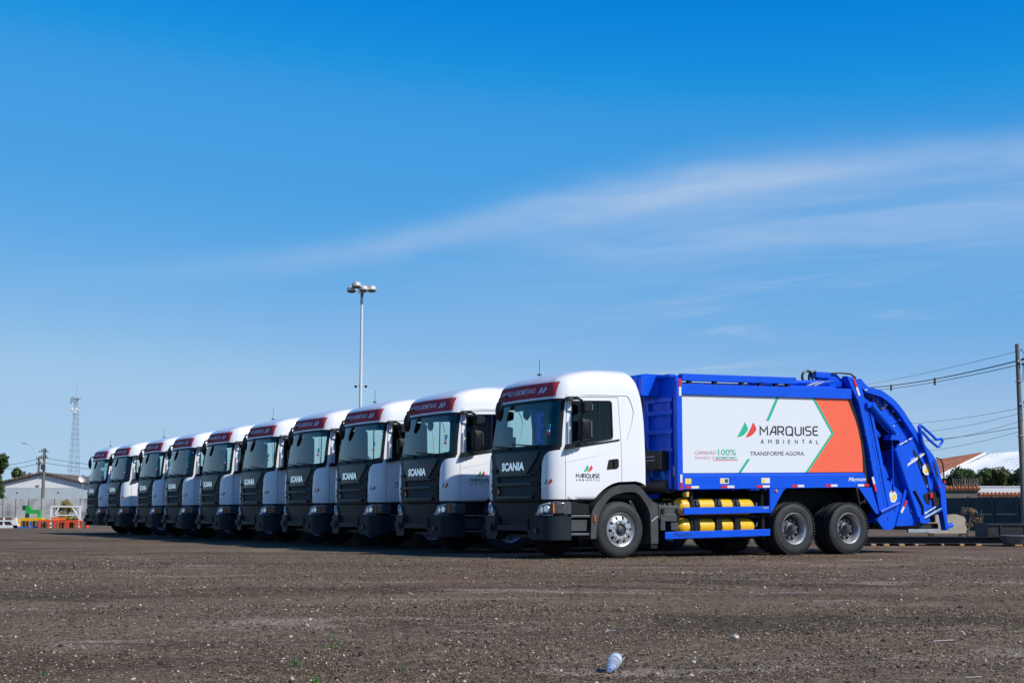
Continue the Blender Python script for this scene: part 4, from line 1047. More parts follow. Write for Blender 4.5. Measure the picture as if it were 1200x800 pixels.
        # hoses near the top
        tb([(6.02, 3.30), (6.12, 3.33), (6.35, 3.32), (6.52, 3.15), (6.56, 2.98), (6.45, 2.93), (6.38, 2.96)], .020, 'hose', HOSE, .03)
        tb([(6.10, 3.24), (6.28, 3.14), (6.38, 3.02), (6.42, 2.90)], .018, 'hose', HOSE, .03)
        b = MB(); b.tube([(5.97, Y(.0), 3.29), (6.04, Y(.0), 3.31)], .026, 8); b.build('hose_fitting', CHROME, root)
        tb([(7.12, 2.66), (7.18, 2.70), (7.26, 2.66), (7.30, 2.58)], .03, 'hose', HOSE, .03)
        tb([(7.22, 1.28), (7.36, 1.08), (7.44, .95), (7.45, .78)], .022, 'hose', HOSE, -.05)
        # lifting cylinder with two bright rods
        tb([(7.43, .70), (7.93, .905)], .030, 'lift_rod', CHROME, -.07); tb([(7.48, .80), (7.80, .94)], .020, 'lift_rod', CHROME, -.04)
        tb([(7.40, .66), (7.96, .88)], .042, 'lift_cylinder', BLUE, .0)
        b = MB(); b.lathe([(0, -.1), (.075, -.1), (.075, .06), (0, .06)], 14, 'y', (7.38, Y(.0), .68)); b.build('pivot', BLUE, root)
        # rear leg and foot
        pr([(7.97, 1.38), (8.06, 1.45), (8.12, 1.38), (8.145, .62), (8.19, .47), (8.10, .455), (8.03, .80), (7.98, 1.0)], -.04, .10, 'rear_leg')
        tb([(8.12, .52), (8.34, .57)], .05, 'rear_foot', BLUE, .03)
        # hand loop and curved rail
        tb([(7.44, 2.44), (7.41, 2.60), (7.45, 2.635), (7.52, 2.60), (7.80, 2.42), (7.90, 2.34), (8.06, 2.36), (8.09, 2.32), (7.99, 2.20), (7.93, 2.19), (7.70, 2.33), (7.50, 2.50)], .028, 'hand_loop', BLUE, -.04)
        tb([(7.43, 2.58), (7.48, 2.3), (7.62, 2.0), (7.72, 1.75), (7.90, 1.38), (7.96, 1.2)], .034, 'hand_rail', BLUE, -.05)
        tb([(7.90, 1.96), (8.02, 1.93), (8.08, 1.82), (8.10, 1.60), (8.08, 1.46)], .014, 'grab_handle', BLACKP, -.03)
        # lamps and reflectors
        for x, z, r in ((7.93, 1.36, .035), (8.09, 1.46, .03)):
            b = MB(); b.tube([(x, Y(-.06), z), (x, Y(.02), z)], r, 10); b.build('tail_lamp', REFR, root)
        pr([(7.55, 1.19), (7.60, 1.05), (7.72, .98), (7.76, 1.2), (7.73, 1.26)], .028, .039, 'lamp_recess', DARK)
        b = MB(); b.box(7.70, 7.78, *sorted((Y(-.02), Y(.03))), 1.12, 1.22, 0, .01); b.build('tail_lamp', REFR, root)
        b = MB(); b.box(7.66, 7.78, *sorted((Y(.026), Y(.04))), 1.345, 1.41); b.build('reflector', REFW, root)
        for pts, c0, c1, yy in (((5.66, 3.52, 5.74, 3.35, 5.81, 3.18), REFR, REFW, -.028), ((6.10, 1.54, 6.14, 1.40, 6.18, 1.25), REFW, REFR, -.028), ((7.05, 1.07, 6.96, .94, 6.88, .82), REFR, REFW, -.0)):
            for i, c in ((0, c0), (1, c1)):
                x0, z0, x1, z1 = pts[2 * i:2 * i + 4]
                b = MB(); b.obox(((x0 + x1) / 2, Y(yy), (z0 + z1) / 2), (x1 - x0, 0, z1 - z0), (0, .014, 0), Vector((z1 - z0, 0, x0 - x1)).normalized() * .05); b.build('reflector', c, root)
        for x, z, yy in ((6.705, 1.15, .036), (7.63, 1.72, -.004)):
            b = MB(); r = .118; P = [(x + r * math.cos(t), z + r * 1.1 * math.sin(t)) for t in np.linspace(math.pi / 8, 2 * math.pi + math.pi / 8, 8, endpoint=False)]
            b.prism(P, Y(yy), Y(yy + .004)); st = b.build('round_sticker', REFW, root)
            b = MB(); b.prism([(x + .005, z - .085), (x + .085, z - .05), (x + .09, z + .06), (x + .02, z + .04), (x - .06, z - .03)], Y(yy - .003), Y(yy)); b.build('sticker_print', STICKY, st)
            b = MB(); b.prism([(x - .05, z + .095), (x + .05, z + .095), (x + .06, z + .118), (x - .06, z + .118)], Y(yy - .003), Y(yy)); b.build('sticker_print', PINK, st)
    # rear cross pieces
    b = MB(); b.box(8.0, 8.12, .2, 2.3, .47, .60); b.build('rear_step', BLACKP, root)
    b = MB(); b.box(7.1, 8.0, .03, .08, .42, .49); b.build('rear_under_bar', ALU, root)
    b = MB(); b.box(6.3, 6.42, .5, 2.0, .45, 1.0); b.build('rear_cross_member', CHASSIS, root)

body(root); tail(root)

# ------------------------------------------------------------------ the row of trucks
reg()
TRUCK_Y = [0, 4.11, 7.75, 11.16, 14.80, 18.55, 22.34, 25.86, 30.14, 33.49]
ORD = ['', 'second', 'third', 'fourth', 'fifth', 'sixth', 'seventh', 'eighth', 'ninth', '']
root['label'] = 'nearest garbage truck in full side view, blue compactor body with white and coral panel'
for i, y in enumerate(TRUCK_Y):
    if i == 0: continue
    c = copy_tree(root)
    p = ORI + EY * y
    c.location = (p.x, p.y, 0)
    c.rotation_euler = (0, 0, TH + [0, .002, -.003, .002, 0, .003, -.002, .002, .0, -.002][i])
    c['label'] = (f'white cab garbage truck with maroon banner, {ORD[i]} from the near end of the parked row' if i < 9
                  else 'farthest garbage truck, last of the parked row beside the orange trestles')
    for k in [o for o in COL.objects if o.parent == c and o.name.split('.')[0] == 'wheel']:
        k.rotation_euler.y = random.uniform(0, 6.28)
    if i in (1, 3, 5, 6, 8):            # these carry no aerial
        for k in [o for o in COL.objects if o.name.startswith('antenna') and o.parent and o.parent.parent == c]: bpy.data.objects.remove(k)
    c['category'] = 'garbage truck'; c['group'] = 'garbage trucks parked side by side'


# ------------------------------------------------------------------ ground
def vnoise(x, y, f, seed=0):
    """smooth value noise on arrays"""
    r = np.random.default_rng(seed).random((256, 256)); x = x * f + 1000.0; y = y * f + 1000.0
    xi = np.floor(x).astype(int); yi = np.floor(y).astype(int); u = x - xi; v = y - yi
    u = u * u * (3 - 2 * u); v = v * v * (3 - 2 * v)
    g = lambda a, b: r[a % 256, b % 256]
    return (g(xi, yi) * (1 - u) + g(xi + 1, yi) * u) * (1 - v) + (g(xi, yi + 1) * (1 - u) + g(xi + 1, yi + 1) * u) * v - .5
def gheight(x, y):
    x = np.asarray(x, float); y = np.asarray(y, float)
    h = vnoise(x, y, .22, 1) * .05 + vnoise(x, y, .7, 2) * .030 + vnoise(x, y, 2.3, 3) * .016 + vnoise(x, y, 7, 4) * .008
    near = np.clip((y - 2) / 2, 0, 1) * np.clip((60 - y) / 30, 0, 1)
    # firmer, flatter ground where the trucks stand
    lx = (x - ORI.x) * EX.x + (y - ORI.y) * EX.y; ly = (x - ORI.x) * EY.x + (y - ORI.y) * EY.y
    park = np.clip((ly + 1.2) / .9, 0, 1) * np.clip((lx + 3.5) / 1.5, 0, 1) * np.clip((38.5 - ly) / 2, 0, 1)
    return (h - .012) * near * (1 - .85 * park)
def gxs(): 
    a = np.concatenate([np.linspace(-9, 12, 211), np.array([13, 14, 16, 18, 21, 25, 30, 36, 45, 60, 90, 150, 300, 700, 1500, 3000.])])
    return np.concatenate([-np.array([10, 11, 12, 14, 16, 19, 23, 28, 35, 45, 60, 90, 150, 300, 700, 1500, 3000.])[::-1], a])
def gys():
    y = [-400, -100, -30, -8, 0, 3]; p = 4.0
    while p < 26: y.append(p); p += .045 + p * .006
    while p < 4000: y.append(p); p += .2 + (p - 24) * .08
    return np.array(y + [4200.])
GX, GY = np.meshgrid(gxs(), gys(), indexing='ij'); GZ = gheight(GX, GY)
nx, ny = GX.shape
gm = bpy.data.meshes.new('ground'); gv = np.stack([GX, GY, GZ], -1).reshape(-1, 3)
ii, jj = np.meshgrid(np.arange(nx - 1), np.arange(ny - 1), indexing='ij'); a0 = (ii * ny + jj).reshape(-1)
gm.from_pydata(gv.tolist(), [], np.stack([a0, a0 + ny, a0 + ny + 1, a0 + 1], -1).tolist())
gm.polygons.foreach_set('use_smooth', [True] * len(gm.polygons))
def ground_mat():
    m = bpy.data.materials.new('gravel_yard'); m.use_nodes = True; nt = m.node_tree; N = nt.nodes; L = nt.links
    b = N['Principled BSDF']; b.inputs['Roughness'].default_value = .95; b.inputs['Specular IOR Level'].default_value = .15
    tc = N.new('ShaderNodeTexCoord')
    def noise(scale, det=5, rough=.6, dist=0, vec=None):
        n = N.new('ShaderNodeTexNoise'); n.inputs['Scale'].default_value = scale; n.inputs['Detail'].default_value = det; n.inputs['Roughness'].default_value = rough; n.inputs['Distortion'].default_value = dist
        L.new(vec or tc.outputs['Object'], n.inputs['Vector']); return n.outputs['Fac']
    def rng_(v, a, b_, lo=0., hi=1.):
        n = N.new('ShaderNodeMapRange'); n.inputs[1].default_value = a; n.inputs[2].default_value = b_; n.inputs[3].default_value = lo; n.inputs[4].default_value = hi; n.interpolation_type = 'SMOOTHSTEP'
        L.new(v, n.inputs[0]); return n.outputs[0]
    def mix(f, c1, c2, mode='MIX'):
        n = N.new('ShaderNodeMixRGB'); n.blend_type = mode
        for i, v in ((0, f), (1, c1), (2, c2)):
            if isinstance(v, (int, float)): n.inputs[i].default_value = v
            elif isinstance(v, tuple): n.inputs[i].default_value = (*v, 1)
            else: L.new(v, n.inputs[i])
        return n.outputs[0]
    # ruts and washed-out tracks run across the yard
    mp = N.new('ShaderNodeMapping'); mp.inputs['Rotation'].default_value = (0, 0, .10); mp.inputs['Scale'].default_value = (.35, 1, 1); L.new(tc.outputs['Object'], mp.inputs[0])
    big = rng_(noise(.30, 6, .6, .4, mp.outputs[0]), .41, .60); mid = rng_(noise(1.6, 6, .7, .3, mp.outputs[0]), .42, .70); brown = rng_(noise(.28, 4, .5, 0, mp.outputs[0]), .40, .62)
    c = mix(big, (.062, .043, .026), (.135, .092, .055)); c = mix(rng_(brown, 0, 1, 0, .6), c, (.130, .075, .037)); c = mix(rng_(mid, 0, 1, 0, .5), c, (.165, .115, .070))
    grey = rng_(noise(.16, 5, .6, .5, mp.outputs[0]), .44, .60); c = mix(rng_(grey, 0, 1, 0, .6), c, (.150, .112, .075))
    pale = rng_(noise(.9, 7, .72, .5, mp.outputs[0]), .525, .65); c = mix(rng_(pale, 0, 1, 0, .7), c, (.27, .225, .175))
    dark = rng_(noise(.5, 5, .6, .3, mp.outputs[0]), .46, .32); c = mix(rng_(dark, 0, 1, 0, .65), c, (.029, .021, .0135))
    # grains
    def vor(scale):
        v = N.new('ShaderNodeTexVoronoi'); v.inputs['Scale'].default_value = scale; L.new(tc.outputs['Object'], v.inputs['Vector']); return v
    for sc, amt in ((120, .35), (55, .35), (24, .2)):
        v = vor(sc); sp = N.new('ShaderNodeSeparateColor'); L.new(v.outputs['Color'], sp.inputs[0])
        k = rng_(sp.outputs[0], .1, .9, 1 - amt, 1 + amt)
        cc = N.new('ShaderNodeCombineColor')
        for i in range(3): L.new(k, cc.inputs[i])
        c = mix(1.0, c, cc.outputs[0], 'MULTIPLY')
        hi = rng_(sp.outputs[1], .90, .95); c = mix(rng_(hi, 0, 1, 0, .35), c, (.34, .28, .20))
    L.new(c, b.inputs['Base Color'])
    bp = N.new('ShaderNodeBump'); bp.inputs['Strength'].default_value = .6; bp.inputs['Distance'].default_value = .010
    v = vor(70); h = mix(.5, v.outputs['Distance'], noise(38, 6, .7)); L.new(h, bp.inputs['Height']); L.new(bp.outputs[0], b.inputs['Normal'])
    return m
tag(link('ground', gm, ground_mat()), kind='structure')

def stones():
    P = []; 
    def strew(n, y0, y1, s0, sig, seed):
        r = np.random.default_rng(seed)
        y = np.sqrt(r.random(n) * (y1 ** 2 - y0 ** 2) + y0 ** 2); x = (r.random(n) - .5) * 2 * (.46 * y + 1.2)
        dens = vnoise(x, y, .5, 11) + vnoise(x, y, 1.7, 12) * .8 + vnoise(x, y, 5, 13) * .5
        keep = r.random(n) < np.clip(.52 + dens * 1.3, .28, 1); x, y = x[keep], y[keep]
        s = s0 * np.exp(r.normal(0, sig, len(x))); P.append(np.stack([x, y, np.minimum(s, .045)], -1))
    strew(185000, 6.2, 13, .0038, .42, 21); strew(120000, 12, 28, .0060, .38, 22); strew(2600, 6, 24, .012, .30, 23); strew(90, 7, 26, .020, .22, 24)
    P = np.concatenate(P); n = len(P); r = np.random.default_rng(5)
    base = np.array([(1, 0, 0), (0, 1, 0), (-1, 0, 0), (0, -1, 0), (0, 0, 1), (0, 0, -1)], float)
    sc = P[:, 2:3, None] if False else P[:, 2][:, None, None]
    asp = np.stack([r.uniform(.7, 1.5, n), r.uniform(.7, 1.3, n), r.uniform(.5, .95, n)], -1)[:, None, :]
    V = (base[None] + r.normal(0, .24, (n, 6, 3))) * asp * sc
    an = r.random(n) * 6.283; ca, sa = np.cos(an)[:, None], np.sin(an)[:, None]
    V = np.stack([V[..., 0] * ca - V[..., 1] * sa, V[..., 0] * sa + V[..., 1] * ca, V[..., 2]], -1)
    V[..., 0] += P[:, 0:1]; V[..., 1] += P[:, 1:2]; V[..., 2] += (gheight(P[:, 0], P[:, 1]) + P[:, 2] * .25)[:, None]
    T = np.array([(0, 1, 4), (1, 2, 4), (2, 3, 4), (3, 0, 4), (1, 0, 5), (2, 1, 5), (3, 2, 5), (0, 3, 5)])
    F = (T[None] + (np.arange(n) * 6)[:, None, None]).reshape(-1)
    me = bpy.data.meshes.new('gravel'); me.vertices.add(n * 6); me.vertices.foreach_set('co', V.reshape(-1))
    k = len(F) // 3; me.loops.add(k * 3); me.loops.foreach_set('vertex_index', F.astype(np.int32))
    me.polygons.add(k); me.polygons.foreach_set('loop_start', np.arange(k, dtype=np.int32) * 3)
    me.update(calc_edges=True); me.validate()
    m = bpy.data.materials.new('stones'); m.use_nodes = True; nt = m.node_tree; b = nt.nodes['Principled BSDF']; b.inputs['Roughness'].default_value = .85
    g = nt.nodes.new('ShaderNodeNewGeometry'); cr = nt.nodes.new('ShaderNodeValToRGB'); e = cr.color_ramp.elements
    cols = [(0, (.018, .013, .009)), (.32, (.055, .036, .021)), (.62, (.11, .075, .045)), (.80, (.18, .125, .072)), (.91, (.32, .25, .165)), (1.0, (.60, .53, .42))]
    e[0].position = 0; e[0].color = (*cols[0][1], 1); e[1].position = 1; e[1].color = (*cols[-1][1], 1)
    for p, c in cols[1:-1]: q = e.new(p); q.color = (*c, 1)
    nt.links.new(g.outputs['Random Per Island'], cr.inputs[0]); nt.links.new(cr.outputs[0], b.inputs['Base Color'])
    tag(link('gravel', me, m), kind='stuff')
stones()

def ray_xy(px, D):
    """X of a bearing (photo column) at a distance D"""
    return (px - 600) / F_PX * D / math.cos(PITCH) * 1.0
def zat(py, D):
    c, s = math.cos(PITCH), math.sin(PITCH); b = -(py - 400) / F_PX
    return CAM_H + D * (s + b * c) / (c - b * s)
def gpt(px, py):
    c, s = math.cos(PITCH), math.sin(PITCH); a = (px - 600) / F_PX; b = -(py - 400) / F_PX
    d = Vector((a, c - b * s, s + b * c)); t = -CAM_H / d.z; return Vector((d.x * t, d.y * t, 0))
def X(px, py, D):
    c, s = math.cos(PITCH), math.sin(PITCH); b = -(py - 400) / F_PX
    return (px - 600) / F_PX * D / (c - b * s)

# ------------------------------------------------------------------ litter
def litter(px, py, name, label, cat, build):
    p = gpt(px, py); z = float(gheight(p.x, p.y)); o = build(); o.location = (p.x, p.y, z + .004); tag(o, label, cat); return o
def bottle():
    r = bpy.data.objects.new('plastic_bottle', None); COL.objects.link(r)
    pm_ = bpy.data.materials.new('clear_plastic'); pm_.use_nodes = True; b = pm_.node_tree.nodes['Principled BSDF']
    b.inputs['Base Color'].default_value = (.80, .84, .92, 1); b.inputs['Roughness'].default_value = .15; b.inputs['Transmission Weight'].default_value = .72; b.inputs['IOR'].default_value = 1.2
    prof = [(0, .12), (.026, .12), (.032, .112), (.033, .095), (.031, .09), (.033, .085), (.033, .05), (.031, .045), (.033, .04), (.033, .015), (.031, .0), (.026, -.022), (.018, -.045), (.013, -.055), (.0125, -.066), (0, -.066)]
    mb = MB(); mb.lathe(prof, 28, 'y', (0, 0, .034)); mb.build('bottle_body', pm_, r)
    mb = MB(); mb.lathe([(.0325, .045), (.0340, .045), (.0340, .085), (.0325, .085)], 28, 'y', (0, 0, .034), closed=True); mb.build('bottle_label', mat('pale_film', (.55, .62, .75), .3), r)
    mb = MB(); mb.lathe([(0, -.082), (.014, -.082), (.015, -.078), (.015, -.064), (0, -.064)], 18, 'y', (0, 0, .034)); mb.build('bottle_cap', mat('pale_blue_cap', (.35, .50, .72), .35), r)
    mb = MB(); mb.lathe([(.0135, -.0635), (.017, -.063), (.017, -.059), (.0135, -.0585)], 18, 'y', (0, 0, .034), closed=True); mb.build('bottle_ring', mat('blue_ring', (.02, .09, .30), .35), r)
    r.rotation_euler = (math.radians(11), 0, math.radians(-14)); r.scale = (1.05, 1.05, 1.05); return r
litter(718, 786, '', 'clear crushed plastic bottle lying on the gravel with its cap towards the camera', 'bottle', bottle)
def lump(name, r, m, flat=.6, seed=1):
    def f():
        bm = bmesh.new(); bmesh.ops.create_icosphere(bm, subdivisions=2, radius=r); q = random.Random(seed)
        for v in bm.verts: v.co *= q.uniform(.75, 1.15); v.co.z *= flat; v.co.z += r * flat * .5
        me = bpy.data.meshes.new(name); bm.to_mesh(me); bm.free(); return link(name, me, m)
    return f
def scrap(name, pts, m, h=.02):
    def f():
        mb = MB(); n = len(pts); up = [(x, y, h * math.sin(i * 2.1) ** 2) for i, (x, y) in enumerate(pts)]
        mb.add(up + [(x, y, z - .002) for x, y, z in up], [tuple(range(n)), tuple(range(2 * n - 1, n - 1, -1))] + [(i, (i + 1) % n, (i + 1) % n + n, i + n) for i in range(n)])
        return mb.build(name, m)
    return f
PALE = mat('pale_stone', (.58, .55, .52), .8, var=.12, scale=60)
PAPER = mat('dirty_paper', (.62, .62, .64), .8, var=.1, scale=40)
LEAFM = mat('dry_leaf', (.40, .20, .09), .8, var=.25, scale=60)
litter(862, 745, '', 'white stone lying alone on the dark gravel below the rear wheels', 'stone', lump('stone', .022, PALE, .7, 3))
litter(813, 776, '', 'small white pebble at the right of the plastic bottle', 'stone', lump('stone', .013, PALE, .8, 4))
litter(715, 738, '', 'crumpled pinkish scrap of paper above the plastic bottle', 'paper scrap', scrap('paper_scrap', [(-.04, -.012), (.0, -.02), (.035, -.008), (.03, .02), (-.015, .022)], PAPER, .025))
litter(1141, 793, '', 'pale flat shard lying near the right bottom corner', 'shard', scrap('shard', [(-.04, -.01), (.03, -.016), (.045, .004), (-.02, .014)], PALE, .008))
litter(1105, 749, '', 'long pale grey shard on the gravel below the utility pole', 'shard', scrap('shard', [(-.07, -.02), (.06, -.02), (.075, .01), (-.05, .024)], PALE, .01))
litter(705, 791, '', 'dry orange brown leaf beside the plastic bottle cap', 'leaf', scrap('dry_leaf', [(-.05, .008), (-.02, -.01), (.02, -.02), (.05, -.028), (.03, .0), (-.01, .014)], LEAFM, .02))

def grass_tufts():
    mb = MB(); r = random.Random(4)
    for px, py in ((388, 742), (392, 757), (344, 779), (348, 776), (186, 738), (48, 787), (20, 672), (1187, 732), (471, 784), (384, 757), (30, 671), (372, 800)):
        p = gpt(px, py); z = float(gheight(p.x, p.y))
        for k in range(14):
            a = r.uniform(0, 6.28); d = r.uniform(0, .05); x, y = p.x + d * math.cos(a), p.y + d * math.sin(a) ; l = r.uniform(.015, .035); b = r.uniform(0, 6.28)
            w = Vector((math.cos(b), math.sin(b), 0)) * .004; t = Vector((r.uniform(-.02, .02), r.uniform(-.02, .02), l))
            q = Vector((x, y, z)); mb.add([q - w, q + w, q + t], [(0, 1, 2)])
    tag(mb.build('grass', mat('weed_green', (.06, .16, .03), .7, var=.3)), kind='stuff')
grass_tufts()

# ------------------------------------------------------------------ foliage
def leaf_mat(name, col, col2):
    m = bpy.data.materials.new(name); m.use_nodes = True; nt = m.node_tree; N = nt.nodes; b = N['Principled BSDF']; b.inputs['Roughness'].default_value = .6
    b.inputs['Specular IOR Level'].default_value = .25
    g = N.new('ShaderNodeNewGeometry'); cr = N.new('ShaderNodeValToRGB'); cr.color_ramp.elements[0].color = (*col, 1); cr.color_ramp.elements[1].color = (*col2, 1)
    nt.links.new(g.outputs['Random Per Island'], cr.inputs[0]); nt.links.new(cr.outputs[0], b.inputs['Base Color']); return m
LF1 = leaf_mat('leaf_dark', (.022, .050, .012), (.065, .11, .028)); LF2 = leaf_mat('leaf_olive', (.05, .065, .015), (.13, .14, .04)); LF3 = leaf_mat('leaf_yellow', (.16, .14, .03), (.34, .28, .07)); LF4 = leaf_mat('leaf_fresh', (.03, .08, .015), (.09, .17, .03))
BARK = mat('bark', (.08, .06, .045), .9, var=.3, scale=8, bump=.4, bscale=20)
def leaf_cloud(name, clumps, per, size, m, parent, seed):
    r = np.random.default_rng(seed); V = []; 
    for (cx, cy, cz, rr) in clumps:
        d = r.normal(0, 1, (per, 3)); d /= np.linalg.norm(d, axis=1)[:, None]; q = d * rr * (r.random((per, 1)) ** .45) * np.array([1, 1, .85]) + (cx, cy, cz)
        u = r.normal(0, 1, (per, 3)); u /= np.linalg.norm(u, axis=1)[:, None]; w = np.cross(u, d); w /= np.linalg.norm(w, axis=1)[:, None] + 1e-6
        s = size * r.uniform(.6, 1.3, (per, 1)); V.append(np.stack([q - u * s, q + w * s * .45, q + u * s, q - w * s * .45], 1))
    V = np.concatenate(V).reshape(-1, 3); n = len(V) // 4
    me = bpy.data.meshes.new(name); me.from_pydata(V.tolist(), [], np.arange(n * 4).reshape(-1, 4).tolist())
    return link(name, me, m, parent)
def tree(name, label, cat, x, y, h, crown_r, base, m, leaf, per, nclump, seed, group=None):
    t = thing(name, label, cat, (x, y, 0), 0, group); r = random.Random(seed)
    tr = MB(); tr.tube([(0, 0, -.1), (.1, 0, base * .6 + .3), (0, .05, h * .75)], max(.06, h * .022), 8, r2=.04)
    for k in range(5):
        a = r.uniform(0, 6.28); z = h * r.uniform(.35, .7); tr.tube([(0, 0, z * .8), (math.cos(a) * crown_r * .35, math.sin(a) * crown_r * .35, z), (math.cos(a) * crown_r * .7, math.sin(a) * crown_r * .7, z + h * .12)], h * .009 + .02, 5, r2=.015)
    tr.build('trunk', BARK, t)
    cl = []
    for k in range(nclump):
        a = r.uniform(0, 6.28); d = crown_r * math.sqrt(r.random()) * .85; u = r.random()
        zz = base + (h - base) * (.10 + .9 * u) ; d *= (1 - .55 * abs(u - .4))
        cl.append((d * math.cos(a), d * math.sin(a), zz - crown_r * .18, crown_r * r.uniform(.22, .42)))
    leaf_cloud('crown', cl, per, leaf, m, t, seed); return t

# ------------------------------------------------------------------ left background
CONC = mat('weathered_concrete', (.46, .45, .43), .9, var=.15, scale=1.2, bump=.2, bscale=12, dirt=((.12, .11, .10), .8, .75))
CONCP = mat('pole_concrete', (.17, .155, .135), .9, var=.15, scale=2, bump=.2, bscale=20, dirt=((.14, .13, .11), 2, .5))
WALLB = mat('blue_grey_wall', (.50, .56, .58), .85, var=.06, scale=.6, dirt=((.33, .37, .38), .7, .4))
WALLW = mat('white_render', (.80, .80, .78), .85, var=.05, scale=.7)
TILE = mat('roof_tile', (.50, .19, .085), .85, var=.25, scale=3, dirt=((.16, .09, .06), 1.5, .6))
TILEO = mat('old_roof_tile', (.15, .11, .09), .9, var=.25, scale=2, dirt=((.10, .08, .06), 1.0, .6))
WIREM = mat('wire', (.03, .03, .035), .6)
GALV = mat('galvanised_steel', (.42, .45, .48), .5, metal=.5, var=.1)

def left_side():
    D = 140.0; t = thing('concrete_wall', 'low grey precast concrete panel wall with posts behind the painted trestles', 'wall', (X(50, 600, D), D, 0))
    sp = 1.26; h = 2.2
    for k in range(-10, 9):
        x = k * sp
        b = MB(); b.box(x - .09, x + .09, -.09, .09, 0, h + .06); b.build('post', CONC, t)
        b = MB()
        for j in range(4): b.box(x + .092, x + sp - .092, -.03 + .006 * (j % 2), .03, j * h / 4 + .012, (j + 1) * h / 4 - .012)
        b.build('panel', CONC, t)
    # shed with a white gable
    D = 165.0; xl, xr = X(3, 566, D), X(112, 566, D); w = xr - xl; xc = (xl + xr) / 2 - w * .07
    t = thing('warehouse', 'long shed with white gable over a blue grey wall behind the concrete wall', 'building', (xl, D, 0))
    zl, zp, zr = zat(566.5, D), zat(555.5, D), zat(570, D); zb = zat(571, D); pc = xc - xl; L_ = 22.0
    b = MB(); b.prism([(0, 0), (w, 0), (w, zb), (0, zb)], 0, L_); b.build('wall', WALLB, t)
    b = MB(); b.prism([(0, zb), (w, zb), (w, zr), (pc, zp), (0, zl)], .012, L_); b.build('gable', WALLW, t)
    for (x0, z0, x1, z1) in ((-.5, zl - .05, pc, zp + .06), (pc, zp + .06, w + .5, zr - .08)):
        b = MB(); b.prism([(x0, z0), (x1, z1), (x1, z1 + .16), (x0, z0 + .16)], -.35, L_); rf = b.build('roof', TILEO, t)
        n = 13
        for k in range(n):
            u = (k + .5) / n; b = MB(); b.tube([(x0 + (x1 - x0) * u, -.42, z0 + (z1 - z0) * u + .18), (x0 + (x1 - x0) * u, .2, z0 + (z1 - z0) * u + .20)], .11, 6); b.build('roof_tile', TILEO, rf)
    for px in (20, 68): 
        b = MB(); b.lathe([(0, -.02), (.09, -.02), (.09, .05)], 10, 'y', (X(px, 577, D) - xl, 0, zat(577, D))); b.build('vent', DARK, t)
    b = MB(); b.box(X(42, 568, D) - xl, X(46, 568, D) - xl, -.05, .02, zat(570, D), zat(568, D)); b.build('vent', TILE, t)
    d = thing('satellite_dish', 'white round satellite dish above the right end of the shed roof', 'satellite dish', (X(97, 565, 163), 163, zat(568, 163)))
    b = MB(); b.lathe([(0, .12), (.2, .10), (.36, .03), (.42, -.06), (.36, .0), (.2, .07), (0, .09)], 20, 'y', (0, -.2, .72)); b.build('dish', WALLW, d)
    b = MB(); b.tube([(0, 0, -.8), (0, 0, .7)], .04, 6); b.build('mast', GALV, d)
    # poles
    for k, (px, D, top, lab) in enumerate(((51, 148.0, 525, 'grey concrete utility pole with curved lamp arm in front of the shed'), (45, 172.0, 534, 'shorter distant utility pole just left of the pole with the lamp arm'))):
        t = thing('utility_pole', lab, 'utility pole', (X(px, 560, D), D, 0)); h = zat(top, D)
        b = MB(); b.tube([(0, 0, 0), (0, 0, h)], .19, 10, r2=.13); b.build('pole', CONCP, t)
        for z in (h - .4, h - 1.0):
            b = MB(); b.box(-.6 if not k else -.3, .45, -.15, -.05, z, z + .10); ca = b.build('crossarm', CONCP, t)
            for x in (-.25, .2): b = MB(); b.lathe([(0, .22), (.05, .2), (.06, .1), (.03, 0)], 8, 'z', (x, -.1, z + .1)); b.build('insulator', GREYP, ca)
        if not k:
            b = MB(); b.tube([(0, -.1, h - 1.6), (-.4, -.1, h - 1.1), (-1.0, -.1, h - .2), (-1.6, -.1, h + .35), (-2.0, -.1, h + .5)], .04, 6); arm = b.build('lamp_arm', GALV, t)
            b = MB(); b.box(-2.35, -1.9, -.2, 0, h + .46, h + .56, 0, .02); b.build('lamp_head', GALV, arm)
            b = MB(); b.box(-.2, .2, -.45, -.15, h - 2.2, h - 1.7, 0, .03); b.build('junction_box', GREYP, t)
    # lattice mast
    D = 400.0; x0 = X(87, 540, D); t = thing('lattice_tower', 'tall slim lattice telecom tower far behind the shed', 'tower', (x0, D, 0)); H = zat(467, D)
    TW = mat('hazed_tower_steel', (.30, .38, .46), .6, metal=.2)  # distance haze put into the colour, paler and bluer than the steel
    wd = lambda z: 1.35 * (1 - z / H) ** .9 + .32
    for sx in (-1, 1):
        for sy_ in (-1, 1):
            b = MB(); b.tube([(sx * wd(z), sy_ * wd(z), z) for z in np.linspace(0, H, 9)], .085, 5, r2=.06); b.build('leg', TW, t)
    z = 0; 
    while z < H - 1.2:
        dz = max(1.4, wd(z) * 1.7); z2 = min(z + dz, H); a, c = wd(z), wd(z2); b = MB()
        for s in (-1, 1):
            b.tube([(-a, s * a, z), (c, s * c, z2)], .032, 4); b.tube([(a, s * a, z), (-c, s * c, z2)], .032, 4); b.tube([(-c, s * c, z2), (c, s * c, z2)], .032, 4)
            b.tube([(s * a, -a, z), (s * c, c, z2)], .032, 4); b.tube([(s * c, -c, z2), (s * c, c, z2)], .032, 4)
        b.build('brace', TW, t); z = z2
    b = MB(); b.box(-1, 1, -1, 1, H - .1, H + .1); b.build('platform', TW, t)
    for px, py in ((84.5, 470), (89.5, 470), (87, 468)):
        b = MB(); b.box(X(px, py, D) - x0 - .15, X(px, py, D) - x0 + .15, -1.1, -.8, zat(py, D) - .9, zat(py, D) + .9); b.build('panel_antenna', GALV, t)
